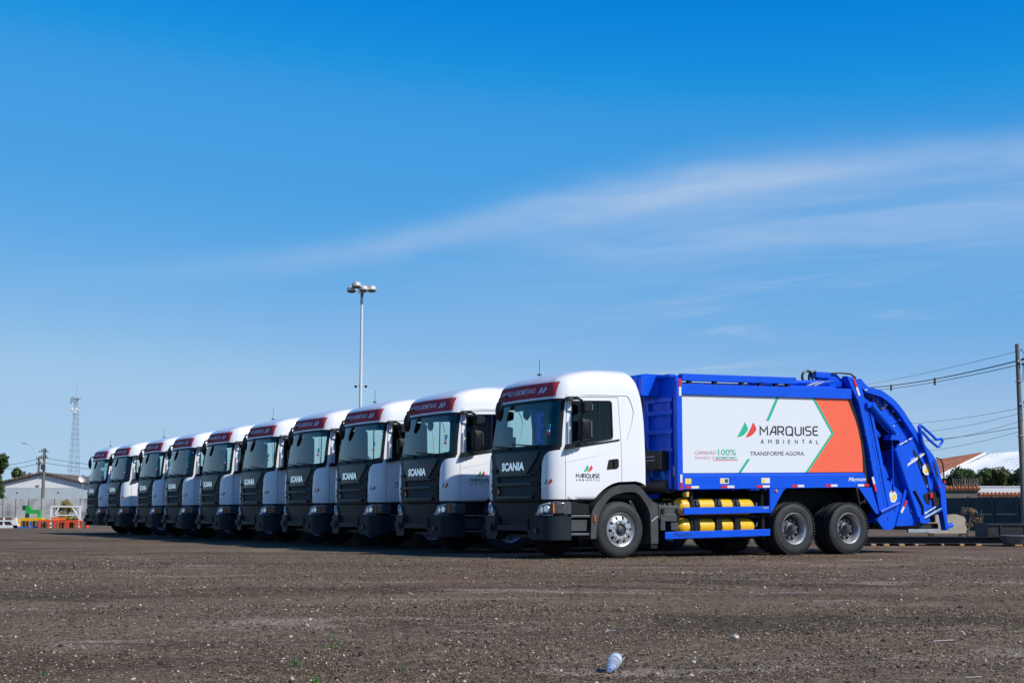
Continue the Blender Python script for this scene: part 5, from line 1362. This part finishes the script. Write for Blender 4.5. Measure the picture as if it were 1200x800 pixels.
    for px, py in ((86, 480), (91, 480), (89.5, 483)):
        b = MB(); b.lathe([(0, -.4), (.42, -.3), (.45, 0), (0, 0)], 12, 'y', (X(px, py, D) - x0, -1.2, zat(py, D))); b.build('dish_antenna', WALLW, t)
    b = MB(); b.tube([(0, 0, H), (0, 0, H + 3.2)], .06, 5); b.build('lightning_rod', TW, t)
    # trees and bushes
    tree('tree', 'dark green tree at the left edge beside the shed', 'tree', X(-7, 560, 158), 158, zat(533, 158), 1.8, 1.5, LF1, .17, 260, 26, 31)
    def bush(px, py, D, w, m, lab, seed, bot=1.0, n=16):
        tree('tree', lab, 'tree', X(px, py, D), D, zat(py, D), w, bot, m, .26, 200, n, seed)
    bush(16, 548, 195, 2.6, LF1, 'round dark tree behind the left slope of the shed roof', 32)
    bush(29, 550, 198, 2.4, LF2, 'lower olive tree between the round dark tree and the utility poles', 33)
    bush(60, 549, 190, 1.1, LF4, 'small pointed green tree just right of the utility pole', 34)
    bush(72, 555, 192, 2.0, LF3, 'yellowish flowering tree behind the right slope of the shed roof', 35)
    bush(104, 553, 190, 1.7, LF2, 'olive tree showing between the satellite dish and the farthest truck', 36)
    tree('dry_bush', 'dry yellow bush behind the white braced frame', 'bush', X(79, 600, 120), 120, zat(586, 120), 1.0, .3, LF3, .10, 160, 14, 37)
    # painted trestles and machines in the yard, 78 m off
    D = 78.0
    WH = mat('white_enamel', (.78, .78, .76), .45, var=.05, dirt=((.5, .48, .44), 6, .4)); OR = mat('orange_enamel', (.72, .085, .02), .5, var=.1, dirt=((.35, .05, .02), 6, .4)); YE = mat('yellow_enamel', (.80, .42, .01), .5, var=.08); GR = mat('green_enamel', (.03, .36, .06), .45, var=.1); BL = mat('blue_enamel', (.01, .14, .55), .45, var=.1); BR = mat('brown_board', (.12, .05, .03), .8, var=.2)
    U = lambda px: X(px, 610, D)
    Z = lambda py: zat(py, D)
    k0 = 0.02
    def at(px): return (U(px), D, 0)
    t = thing('white_frame', 'white slanted steel frame with brown boards at the left edge', 'frame', at(8)); o = U(8)
    b = MB(); b.bar((U(-6) - o, 0, Z(617.5)), (U(22) - o, 0, Z(617.5)), .2, .22); b.build('lower_beam', WH, t)
    b = MB(); b.bar((U(-6) - o, 0, Z(610)), (U(14) - o, 0, Z(610)), .2, .07); b.build('rail', WH, t)
    b = MB(); b.prism([(U(13) - o, Z(611)), (U(19) - o, Z(606)), (U(20) - o, Z(610)), (U(22.5) - o, Z(620)), (U(17) - o, Z(620)), (U(16) - o, Z(615))], -.1, .1); b.build('end_plate', WH, t)
    for z0, z1 in ((606.3, 609), (611, 614.5)):
        b = MB(); b.box(U(-6) - o, U(13) - o, .02, .08, Z(z1), Z(z0)); b.build('board', BR, t)
    for px in (-5, 4): b = MB(); b.box(U(px) - o, U(px + 1.5) - o, -.08, .08, 0, Z(606)); b.build('leg', WH, t)
    # yellow bench
    def trestle(name, lab, cat, px0, px1, ytop, ythick, m, legs, y=0.0, depth=.7, legm=None, low=None):
        t = thing(name, lab, cat, (U((px0 + px1) / 2), D + y, 0)); o = U((px0 + px1) / 2); zt = Z(ytop); th = Z(ytop) - Z(ytop + ythick)
        b = MB(); b.box(U(px0) - o, U(px1) - o, -depth / 2, depth / 2, zt - th, zt, 0, .01); b.build('top_beam', m, t)
        for px in legs:
            for s in (-1, 1):
                b = MB(); b.box(U(px) - o - .045, U(px) - o + .045, s * depth / 2 - .045, s * depth / 2 + .045, -.01, zt - th); b.build('leg', legm or m, t)
        if low: b = MB(); b.box(U(px0 + 1) - o, U(px1 - 1) - o, -.04, .04, low, low + .07); b.build('stretcher', legm or m, t)
        return t, o
    trestle('yellow_bench', 'yellow topped steel bench under the green machine', 'bench', 20.5, 48.5, 606.5, 3.6, YE, (22, 34, 47), .5)
    t = thing('blue_frame', 'blue steel frame with raised right end under the yellow bench', 'frame', at(36)); o = U(36)
    b = MB(); b.box(U(23) - o, U(48) - o, -.35, -.22, .0, Z(616.8)); b.build('base_beam', BL, t)
    b = MB(); b.prism([(U(47) - o, 0), (U(49) - o, 0), (U(49.3) - o, Z(610)), (U(47.3) - o, Z(610))], -.36, -.2); b.build('end_post', BL, t)
    b = MB(); b.box(U(36.5) - o, U(38.2) - o, -.3, -.2, Z(616), Z(611)); b.build('middle_post', BL, t)
    for px, m_, lab in ((30, OR, 'small orange drum under the yellow bench'), (33, GR, 'small green drum under the yellow bench')):
        e = thing('drum', lab, 'drum', (U(px), D + .35, 0)); b = MB(); b.lathe([(0, .36), (.08, .36), (.085, .34), (.085, .18), (.09, .17), (.085, .16), (.085, 0), (0, 0)], 12, 'z'); b.build('shell', m_, e)
        b = MB(); b.lathe([(0, .375), (.03, .37), (.03, .355)], 8, 'z', (.03, 0, 0)); b.build('bung', DARKSTEEL, e)
    t = thing('green_machine', 'green painted machine with a dark head standing on the yellow bench', 'machine', (U(33), D + .5, Z(606.5) + .002)); o = U(33); zz = Z(606.5)
    b = MB(); b.prism([(U(27) - o, Z(601.5) - zz), (U(43.5) - o, Z(601.5) - zz), (U(43.5) - o, Z(597) - zz), (U(33) - o, Z(597) - zz), (U(32) - o, Z(593) - zz), (U(27) - o, Z(592.5) - zz)], -.18, .18); b.build('body', GR, t)
    b = MB(); b.box(U(23) - o, U(28) - o, -.16, .16, Z(597.5) - zz, Z(592) - zz, 0, .02); b.build('motor', mat('dark_green', (.01, .06, .035), .5), t)
    for px in (27.7, 42.2):
        b = MB(); b.box(U(px) - o - .05, U(px) - o + .07, -.16, .16, 0, Z(601) - zz); b.build('leg', GR if px > 30 else mat('dark_green', (.01, .06, .035)), t)
    # white braced frame on the orange trestles
    t = thing('braced_frame', 'white rectangular steel frame with diagonal braces standing behind the orange trestles', 'frame', (U(72.5), D + .6, 0)); o = U(72.5)
    for p0, p1, w_ in (((55.5, 620), (55.5, 592), .09), ((89.5, 620), (89.5, 592), .09), ((55, 593), (90, 593), .09), ((58, 603.2), (84, 603.2), .06), ((58, 607), (64.5, 594.5), .07), ((90, 608.5), (80.5, 594.5), .07)):
        b = MB(); b.bar((U(p0[0]) - o, 0, max(Z(p0[1]), 0)), (U(p1[0]) - o, 0, max(Z(p1[1]), 0)), .10, w_, (0, 1, 0) if p0[0] == p1[0] else (0, 0, 1)); b.build('brace' if p0[0] != p1[0] and p0[1] != p1[1] else 'bar', WH, t)
    trestle('orange_trestle', 'long orange red steel trestle in front of the white braced frame', 'trestle', 50, 71, 608.8, 2.6, OR, (51.5, 62, 69), -.3, .8, None, .1)
    trestle('orange_trestle', 'orange red steel trestle between the white frame and the orange drum', 'trestle', 71.5, 96, 609.2, 2.4, OR, (73, 82, 84.5, 94), -.3, .8, None, .16)
    t = thing('orange_beam', 'bright orange beam lying across the trestle tops', 'beam', (U(69), D - .1, Z(608.6) + .004)); b = MB(); b.box(-.38, .38, -.08, .08, 0, .11, 0, .01); b.build('web', mat('bright_orange', (.85, .22, .02), .5), t)
    b = MB(); b.box(-.40, .40, -.1, .1, .11, .125); b.build('flange', mat('bright_orange', (.85, .22, .02), .5), t)
    e = thing('orange_drum', 'upright orange drum at the nose of the farthest truck', 'drum', (U(103.3), D - .2, 0)); b = MB(); b.lathe([(0, .27), (.10, .27), (.115, .26), (.115, .19), (.122, .18), (.115, .17), (.115, .10), (.122, .09), (.115, .08), (.115, 0), (0, 0)], 16, 'z'); b.build('shell', OR, e)
    b = MB(); b.lathe([(0, .285), (.09, .28), (.1, .27)], 14, 'z'); b.build('lid', OR, e)
    for px, lab in ((66.5, 'white plastic jug standing under the orange trestle'),):
        e = thing('jug', lab, 'jug', (U(px), D - .5, 0)); b = MB(); b.lathe([(0, .34), (.03, .34), (.035, .28), (.08, .24), (.085, .02), (0, 0)], 12, 'z'); b.build('body', WH, e); b = MB(); b.lathe([(0, .37), (.035, .365), (.035, .335)], 8, 'z'); b.build('cap', GR, e)
left_side()

# ------------------------------------------------------------------ floodlight mast behind the trucks
def mast():
    D = 84.0; x0 = X(423.5, 400, D); t = thing('floodlight_mast', 'slim white floodlight mast with four domed lamps rising behind the trucks', 'light mast', (x0, D, 0)); H = zat(346, D)
    PM = mat('mast_paint', (.62, .66, .68), .5, var=.05); LM = mat('lamp_metal', (.66, .65, .62), .35, metal=.4, var=.08)
    b = MB(); b.tube([(0, 0, 0), (0, 0, H - .55)], .11, 12, r2=.075); b.build('pole', PM, t)
    b = MB(); b.tube([(0, 0, H - .56), (0, 0, H + .15)], .085, 10); b.build('head_sleeve', mat('sleeve_dark', (.10, .14, .17), .5), t)
    for k, (px, py, dy) in enumerate(((411.8, 339.3, .1), (418.8, 336, -.5), (435.3, 338.5, .15), (426.5, 339.5, -.25))):
        x, z = X(px, py, D) - x0, zat(py, D)
        b = MB(); b.tube([(0, 0, H + .05), (x * .6, dy * .6, z - .02), (x * .8, dy * .8, z)], .03, 6); a = b.build('lamp_arm', PM, t)
        b = MB(); b.lathe([(0, .26), (.12, .24), (.22, .18), (.285, .08), (.295, 0), (.285, -.06)], 20, 'z', (x, dy, z)); b.build('lamp_dome', LM, a)
        b = MB(); b.lathe([(.288, -.05), (.25, -.12), (.16, -.18), (0, -.20)], 20, 'z', (x, dy, z)); b.build('lamp_glass', mat('lamp_glass', (.16, .13, .10), .25, coat=.5), a)
        b = MB(); b.box(x - .05 if x > 0 else x - .02, x + .02 if x > 0 else x + .05, dy - .05, dy + .05, z + .1, z + .24); b.build('lamp_cap', LM, a)
    zc = zat(452, D)
    b = MB(); b.box(-.30, .30, -.03, .03, zc - .02, zc + .06); br = b.build('camera_bracket', PM, t)
    for s in (-1, 1):
        b = MB(); b.lathe([(0, -.09), (.06, -.07), (.085, 0), (.085, .05), (0, .05)], 12, 'z', (s * .30, 0, zc - .03)); b.build('security_camera', BLACKP, br)
mast()

# ------------------------------------------------------------------ right background
def right_side():
    # stack of dark beams with timber bearers
    D = 36.0; BE = mat('beam_dark', (.014, .014, .017), .6, var=.3, dirt=((.05, .035, .03), 3, .5)); WD = mat('bearer_timber', (.50, .30, .14), .8, var=.2, scale=8)
    a, e_ = X(1010, 635, D), X(1330, 635, D); zt, zb = zat(628.5, D), zat(636.5, D)
    for k, dy in enumerate((0.0, .42, .84)):
        t = thing('steel_beam', ('long dark steel beam lying nearest in the stack behind the truck tail', 'long dark steel beam lying in the middle of the stack behind the truck tail', 'long dark steel beam lying farthest back in the stack behind the truck tail')[k], 'steel beam', ((a + e_) / 2, D + dy, zb), -.012 + k * .003, 'steel beams lying on timber bearers')
        h = zt - zb; L_ = (e_ - a) / 2
        b = MB(); b.box(-L_, L_, -.012, .012, .016, h - .016); b.build('web', BE, t)
        b = MB(); b.box(-L_, L_, -.13, .13, 0, .016); b.box(-L_, L_, -.13, .13, h - .016, h); b.build('flange', BE, t)
    labs = {1021: 'timber bearer half hidden behind the rear wheel', 1036: 'timber bearer just right of the rear wheel', 1054: 'timber bearer below the truck tail, left of the light rod', 1071: 'narrow timber bearer below the middle of the truck tail', 1101.5: 'narrow timber bearer below the beams, under the truck tail foot', 1124: 'timber bearer below the pale board', 1143.5: 'timber bearer below the left end of the dark container', 1183: 'largest timber bearer, under the grey tub'}
    for px, w_ in ((1021, .12), (1036, .13), (1054, .13), (1071, .08), (1101.5, .055), (1124, .10), (1143.5, .13), (1183, .34)):
        t = thing('timber_bearer', labs[px], 'timber block', (X(px, 638, D), D + .3 - (.55 if px > 1180 else 0), 0), 0, 'timber bearers under the beams')
        b = MB(); b.box(-w_ / 2, w_ / 2, -.55 if px < 1180 else -.2, .9 if px < 1180 else .2, 0, zb - .002, 0, .006); b.build('block', WD, t)
    # dark open container on the beams
    D2 = 36.4; t = thing('dark_container', 'long black steel container lying on the beams at the right edge', 'container', (X(1215, 620, D2), D2, zt + .004)); L_ = X(1280, 620, D2) - X(1215, 620, D2); h = zat(613, D2) - zt
    for y0, y1 in ((-.5, -.46), (.46, .5)): b = MB(); b.box(-L_, L_, y0, y1, .03, h); b.build('side_plate', BE, t)
    for x0 in (-L_, L_ - .04): b = MB(); b.box(x0, x0 + .04, -.46, .46, .03, h); b.build('end_plate', BE, t)
    b = MB(); b.box(-L_, L_, -.5, .5, 0, .03); b.build('floor', BE, t)
    b = MB()
    b.box(-L_ - .01, L_ + .01, -.53, -.5, h - .05, h + .01); b.build('rim', BE, t)
    for k in range(5): b = MB(); x = -L_ + .3 + k * .62; b.box(x, x + .05, -.525, -.5, .03, h - .05); b.build('rib', BE, t)
    t = thing('grey_tub', 'grey metal tub resting on the big timber block', 'tub', (X(1190, 632, 35.2), 35.2, zb)); w_ = .36
    b = MB(); b.lathe([(0, 0), (w_ * .8, 0), (w_ * .86, .02), (w_, .18), (w_ * 1.04, .19), (w_ * 1.04, .21), (w_ * .96, .2), (w_ * .8, .03), (0, .02)], 24, 'z'); b.build('bowl', mat('tub_grey', (.14, .145, .17), .5, var=.15), t)
    b = MB(); b.tube([(w_ * 1.04 * math.cos(q), w_ * 1.04 * math.sin(q), .205) for q in np.linspace(0, 6.283, 24, endpoint=False)], .014, 5, True); b.build('rim', mat('tub_grey', (.14, .145, .17)), t)
    # pale board and grey plate
    t = thing('pale_board', 'large pale sandstone coloured slab with chipped edge behind the truck tail', 'board', (X(1119, 615, 40), 40, 0)); o = X(1119, 615, 40)
    z_ = lambda py: zat(py, 40); x_ = lambda px: X(px, 612, 40) - o
    b = MB(); b.prism([(x_(1088), z_(624.5)), (x_(1088), z_(603.5)), (x_(1109.5), z_(602.3)), (x_(1113), z_(603.4)), (x_(1116), z_(602.5)), (x_(1121), z_(602.2)), (x_(1130), z_(605)), (x_(1132), z_(609)), (x_(1130.5), z_(613)), (x_(1133), z_(619)), (x_(1131.5), z_(624.5))], 0, .25); b.build('slab', mat('sandstone', (.50, .43, .32), .9, var=.12, scale=4, bump=.3, bscale=12, dirt=((.30, .25, .18), 3, .5)), t)
    for px in (1092, 1128): b = MB(); b.box(x_(px) - .06, x_(px) + .06, .05, .2, 0, z_(624.5) - .002); b.build('support', WD, t)
    # green grey fence
    FE = mat('fence_green', (.030, .052, .050), .8, var=.2, scale=1.5, dirt=((.075, .09, .085), 2, .5))
    A = Vector((X(1010, 584, 74), 74.0, 0)); B = Vector((X(1290, 576, 60), 60.0, 0)); n = 10; d = (B - A) / n
    t = thing('panel_fence', 'dark green grey concrete panel fence with posts behind the beams', 'fence', tuple(A), math.atan2(d.y, d.x)); L_ = d.length; h = 1.52
    for k in range(n + 1):
        b = MB(); b.box(k * L_ - .06, k * L_ + .06, -.07, .07, 0, h + .05); b.build('post', mat('fence_post', (.05, .065, .062), .8, var=.2), t)
        if k < n:
            for j in range(2): b = MB(); b.box(k * L_ + .062, (k + 1) * L_ - .062, -.03 - .004 * (j % 2), .02, j * h / 2 + .003, (j + 1) * h / 2 - .003); b.build('panel', FE, t)
    # dry weeds
    for q, (px, hh, lab) in enumerate(((1134, .95, 'tall dry brown weed between the pale board and the fence post'), (1153, .9, 'dry brown weed at the left end of the dark container'), (1141, .45, 'low dry weed clump on the bank in front of the fence'))):
        t = thing('dry_weed', lab, 'weed', (X(px, 620, 46), 46 + q * .4, 0)); r = random.Random(q); b = MB()
        for k in range(7): 
            a_ = r.uniform(0, 6.28); P = [(0, 0, 0), (.08 * math.cos(a_), .08 * math.sin(a_), hh * .5), (.2 * math.cos(a_), .2 * math.sin(a_), hh * r.uniform(.8, 1.05))]; b.tube(P, .010, 4, r2=.004)
        b.build('stem', mat('dry_stalk', (.25, .17, .09), .9, var=.2), t)
        leaf_cloud('leaves', [(r.uniform(-.18, .18), r.uniform(-.15, .15), hh * r.uniform(.4, 1), .12) for k in range(6)], 30, .035, mat('dry_stalk', (.25, .17, .09)), t, q)
    t = tag(link('bank', None), kind='structure') if False else None
    # walls with tile caps
    D = 76.0
    def capped(px0, px1, top, D, m, name, lab, back=.3):
        x0, x1 = X(px0, top, D), X(px1, top, D); t = thing(name, lab, 'wall', (x0, D, 0)); z = zat(top, D); w = x1 - x0
        b = MB(); b.box(0, w, 0, .2, 0, z - .10); b.build('wall', m, t)
        k = 0; x = 0.0
        while x < w - .1:
            b = MB(); b.tube([(x + .1, -.14, z - .10 - .02), (x + .1, .10, z - .01), (x + .1, .34, z - .10)], .095, 7); b.build('tile', TILE, t); x += .205
        return t
    capped(1085, 1146, 570.3, 76.0, mat('brown_render', (.18, .15, .135), .9, var=.15, dirt=((.09, .08, .07), 1.5, .6)), 'tiled_wall', 'brown rendered wall with orange tile cap behind the fence')
    capped(1147, 1300, 577.8, 74.5, mat('grey_render', (.42, .42, .42), .9, var=.1), 'tiled_wall', 'lower tile capped wall right of the brown rendered wall')
    capped_z = zat(569.2, 79)
    t = thing('white_wall', 'plain white rendered wall above the lower tile capped wall', 'wall', (X(1146.5, 570, 79), 79.0, 0)); w = X(1300, 570, 79) - X(1146.5, 570, 79); b = MB(); b.box(0, w, 0, .2, 0, capped_z - .06); b.build('wall', WALLW, t); b = MB(); b.box(-.03, w, -.03, .23, capped_z - .06, capped_z); b.build('coping', WALLW, t)
    b = thing('razor_wire', 'loops of razor wire along the orange tile cap', 'razor wire', (X(1117, 566, 76.1), 76.1, zat(571, 76.1) + .05)); L_ = X(1146, 566, 76) - X(1117, 566, 76)
    P = [(L_ * s / 140, .18 * math.cos(s * .45), .22 + .21 * math.sin(s * .45)) for s in range(141)]; m_ = MB(); m_.tube(P, .012, 4); m_.build('coil', mat('rusty_wire', (.25, .2, .16), .6, metal=.4), b)
    m_ = MB()
    for k in (0, .5, 1): m_.tube([(L_ * k, 0, -.1), (L_ * k, 0, .46)], .015, 4)
    m_.build('stake', GALV, b)
    # tiled house
    def roofplate(p, thick, name, m, par):
        mb = MB(); q = [Vector(v) for v in p]; n = len(q); mb.add([tuple(v) for v in q] + [(v.x, v.y, v.z - thick) for v in q], [tuple(range(n)), tuple(range(2 * n - 1, n - 1, -1))] + [(i, (i + 1) % n, (i + 1) % n + n, i + n) for i in range(n)]); return mb.build(name, m, par)
    pt = lambda px, py, D: Vector((X(px, py, D), D, zat(py, D)))
    t = thing('tiled_house', 'house with orange clay tile roof and white verge behind the truck tail', 'house', (0, 92, 0)); og = Vector((0, 92, 0))
    e0, e1, r1, r0 = pt(1040, 560, 90) - og, pt(1100, 556.5, 90) - og, pt(1153.5, 530.2, 101) - og, pt(1085, 541, 101) - og
    rf = roofplate([e0, e1, r1, r0], .12, 'roof', TILE, t)
    nrow, ncol = 16, 30
    for i in range(ncol):      # ridged tile courses running down the slope, one strip of cap tiles each
        u = (i + .5) / ncol; a_ = e0.lerp(e1, u); b_ = r0.lerp(r1, u); mb = MB()
        for j in range(nrow):
            p, q = a_.lerp(b_, j / nrow), a_.lerp(b_, (j + 1.08) / nrow); mb.bar(p + Vector((0, 0, .055)), q + Vector((0, 0, .03)), .17, .05)
        mb.build('tile_course', TILE, rf)
    vg = MB(); vg.bar(e1 + Vector((.06, 0, -.02)), r1 + Vector((.06, 0, -.02)), .07, .13); vg.build('verge_board', WALLW, t)
    b = MB(); zt_ = min(e0.z, e1.z) - .3; b.box(e0.x + .3, e1.x - .4, .0, 14, 0, zt_); b.build('wall', mat('house_wall', (.35, .30, .26), .9, var=.1), t)  # one even grey-brown wall colour
    # white metal roofed building
    t = thing('metal_roof_house', 'building with ribbed white metal roof right of the tiled house', 'house', (0, 90, 0)); og = Vector((0, 90, 0))
    e0, e1, r1, r0 = pt(1102, 557.5, 88) - og, pt(1290, 542, 88) - og, pt(1290, 519, 106) - og, pt(1160, 532, 106) - og
    rf = roofplate([e0, e1, r1, r0], .10, 'roof', mat('white_metal_roof', (.80, .81, .81), .4, var=.06, dirt=((.42, .43, .44), .6, .5)), t)
    for i in range(30):
        u = (i + .5) / 30; mb = MB(); mb.bar(e0.lerp(e1, u) + Vector((0, 0, .03)), r0.lerp(r1, u) + Vector((0, 0, .03)), .10, .07); mb.build('roof_rib', MATS['white_metal_roof'], rf)
    b = MB(); b.box(e0.x + .4, e1.x - .3, .2, 14, 0, e1.z - .6); b.build('wall', mat('house_wall', (.35, .30, .26)), t)
    mb = MB(); mb.bar(e0 + Vector((0, -.05, -.08)), e1 + Vector((0, -.05, -.08)), .14, .16); mb.build('gutter', WALLW, t)
    # hedge shrubs and palm
    for q, (px, py, w_, m_, lab) in enumerate(((1128, 548, 1.1, LF1, 'dark shrub under the edge of the white metal roof, left of the palm'), (1166, 549, 1.2, LF2, 'olive shrub just right of the palm'), (1183, 547, 1.3, LF1, 'dark green shrub between the olive shrub and the utility pole'), (1206, 547, 1.4, LF2, 'olive shrub behind the utility pole at the right edge'))):
        tree('shrub', lab, 'shrub', X(px, py, 83), 83, zat(py, 83), w_, .4, m_, .085, 300, 22, 50 + q)
    t = thing('palm', 'fan of feathery palm fronds under the white metal roof', 'palm', (X(1146, 560, 81.2), 81.2, 0)); H = zat(558, 81.2); r = random.Random(9)
    b = MB(); b.tube([(0, 0, 0), (.05, 0, H)], .12, 8, r2=.09); b.build('trunk', BARK, t)
    for k in range(15):
        a_ = r.uniform(0, 6.28); ln = r.uniform(.95, 1.4); up = r.uniform(.3, 1.0); b = MB(); pts = []
        for s in np.linspace(0, 1, 8): pts.append(Vector((math.cos(a_) * ln * s * (1.15 - up * .6), math.sin(a_) * ln * s, H + up * ln * s * 1.25 - .75 * ln * s * s)))
        b.tube(pts, .014, 4, r2=.004)
        for i in range(1, 8):
            tn = (pts[i] - pts[i - 1]).normalized(); sd = tn.cross(Vector((0, 0, 1))).normalized()
            for s in (-1, 1):
                for f_ in (0, .33, .66):
                    p = pts[i - 1].lerp(pts[i], f_); e = p + sd * s * .26 * (1 - i / 11) + tn * .12 + Vector((0, 0, -.06)); b.add([p, p + tn * .035, e], [(0, 1, 2)])
        b.build('frond', LF4, t)
    # poles and overhead lines
    def pole(px, D, top, lab, rz=0.0):
        t = thing('utility_pole', lab, 'utility pole', (X(px, 560, D), D, 0), rz); h = zat(top, D)
        b = MB(); b.tube([(0, 0, 0), (0, 0, h)], .13, 12, r2=.085); b.build('pole', CONCP, t)
        for z, n_ in ((h - .75, 2), (h - 2.55, 4)):
            b = MB(); b.box(-.05, .22, -.16, -.10, z - .04, z + .04); ar = b.build('bracket', GALV, t)
            for k in range(n_): b = MB(); b.lathe([(0, .10), (.05, .09), (.055, .02), (.03, 0)], 8, 'z', (.17, -.13, z + .04 - k * .22)); b.build('insulator', BLACKP, ar)
        for z in (h - 3.9, h - 1.6): b = MB(); b.tube([(.13 * math.cos(q), .13 * math.sin(q), z) for q in np.linspace(0, 6.283, 14, endpoint=False)], .02, 5, True); b.build('band', GALV, t)
        b = MB(); b.tube([(.12, -.09, h - .2), (.26, -.1, h - .45), (.20, -.1, h - .9), (.14, -.1, h - 1.6)], .016, 5); b.build('jumper_wire', HOSE, t)
        return t, h
    pr_, hR = pole(1198.5, 60.0, 403, 'tall concrete utility pole at the right edge carrying the overhead lines')
    def wire(a, b, sag, r, lab, cat='cable', sp=False):
        n = 28; P = []
        for i in range(n + 1):
            t_ = i / n; p = a.lerp(b, t_); p.z -= sag * 4 * t_ * (1 - t_); P.append(p)
        if sp:
            t = thing('power_cable', lab, cat, tuple(a)); mb = MB(); mb.tube([p - a for p in P], r, 5); mb.build('strand', WIREM, t)
            for k in (9, 16): mb = MB(); mb.box(-.05, .05, -.05, .05, -.34, .06); o = mb.build('spacer', GREYP, t); o.location = P[k] - a
            return
        mb = MB(); mb.tube(P, r, 5); tag(mb.build('power_cable', WIREM), lab, cat)
    R_ = lambda py, dx=0: Vector((X(1198, py, 60) - .1 + dx, 59.85, zat(py, 60))); L2 = lambda py: Vector((X(985, py, 118), 117.8, zat(py, 118)))
    wire(R_(422), L2(455), .35, .028, 'thick overhead cable running from the right pole with hanging spacers', sp=True)
    wire(R_(427), L2(459), .30, .018, 'thinner overhead cable just below the thick one')
    wire(R_(411), L2(455), .15, .010, 'topmost thin overhead wire from the right pole')
    for k, (a_, b_, lab) in enumerate(((478, 492, 'highest of the lower thin wires left of the right pole'), (484, 498, 'second of the lower thin wires left of the right pole'), (493, 503, 'third of the lower thin wires left of the right pole'), (500, 512, 'fourth of the lower thin wires left of the right pole'), (505, 522, 'lowest thin wire left of the right pole'))):
        wire(R_(a_), L2(b_), .5 + .25 * (k % 3), .009 + .004 * (k == 3), lab)
    # lines on the left, from pole to pole and on behind the trucks
    P1 = Vector((X(51, 536, 148), 147.9, zat(536, 148)))
    for k, (za, xa, lab) in enumerate(((543, -60, 'thin wire running left from the lamp arm pole, upper'), (546, -60, 'thin wire running left from the lamp arm pole, lower'))): wire(P1 - Vector((0, 0, .5 * k)), Vector((X(xa, za, 160), 160, zat(za, 160))), .6, .022, lab)
    for k, (za, lab) in enumerate(((538, 'upper wire running right from the lamp arm pole to the trucks'), (542, 'lower wire running right from the lamp arm pole to the trucks'))): wire(P1 - Vector((0, 0, .5 * k)), Vector((X(330, za, 190), 190, zat(za, 190))), 1.3, .022, lab)
right_side()
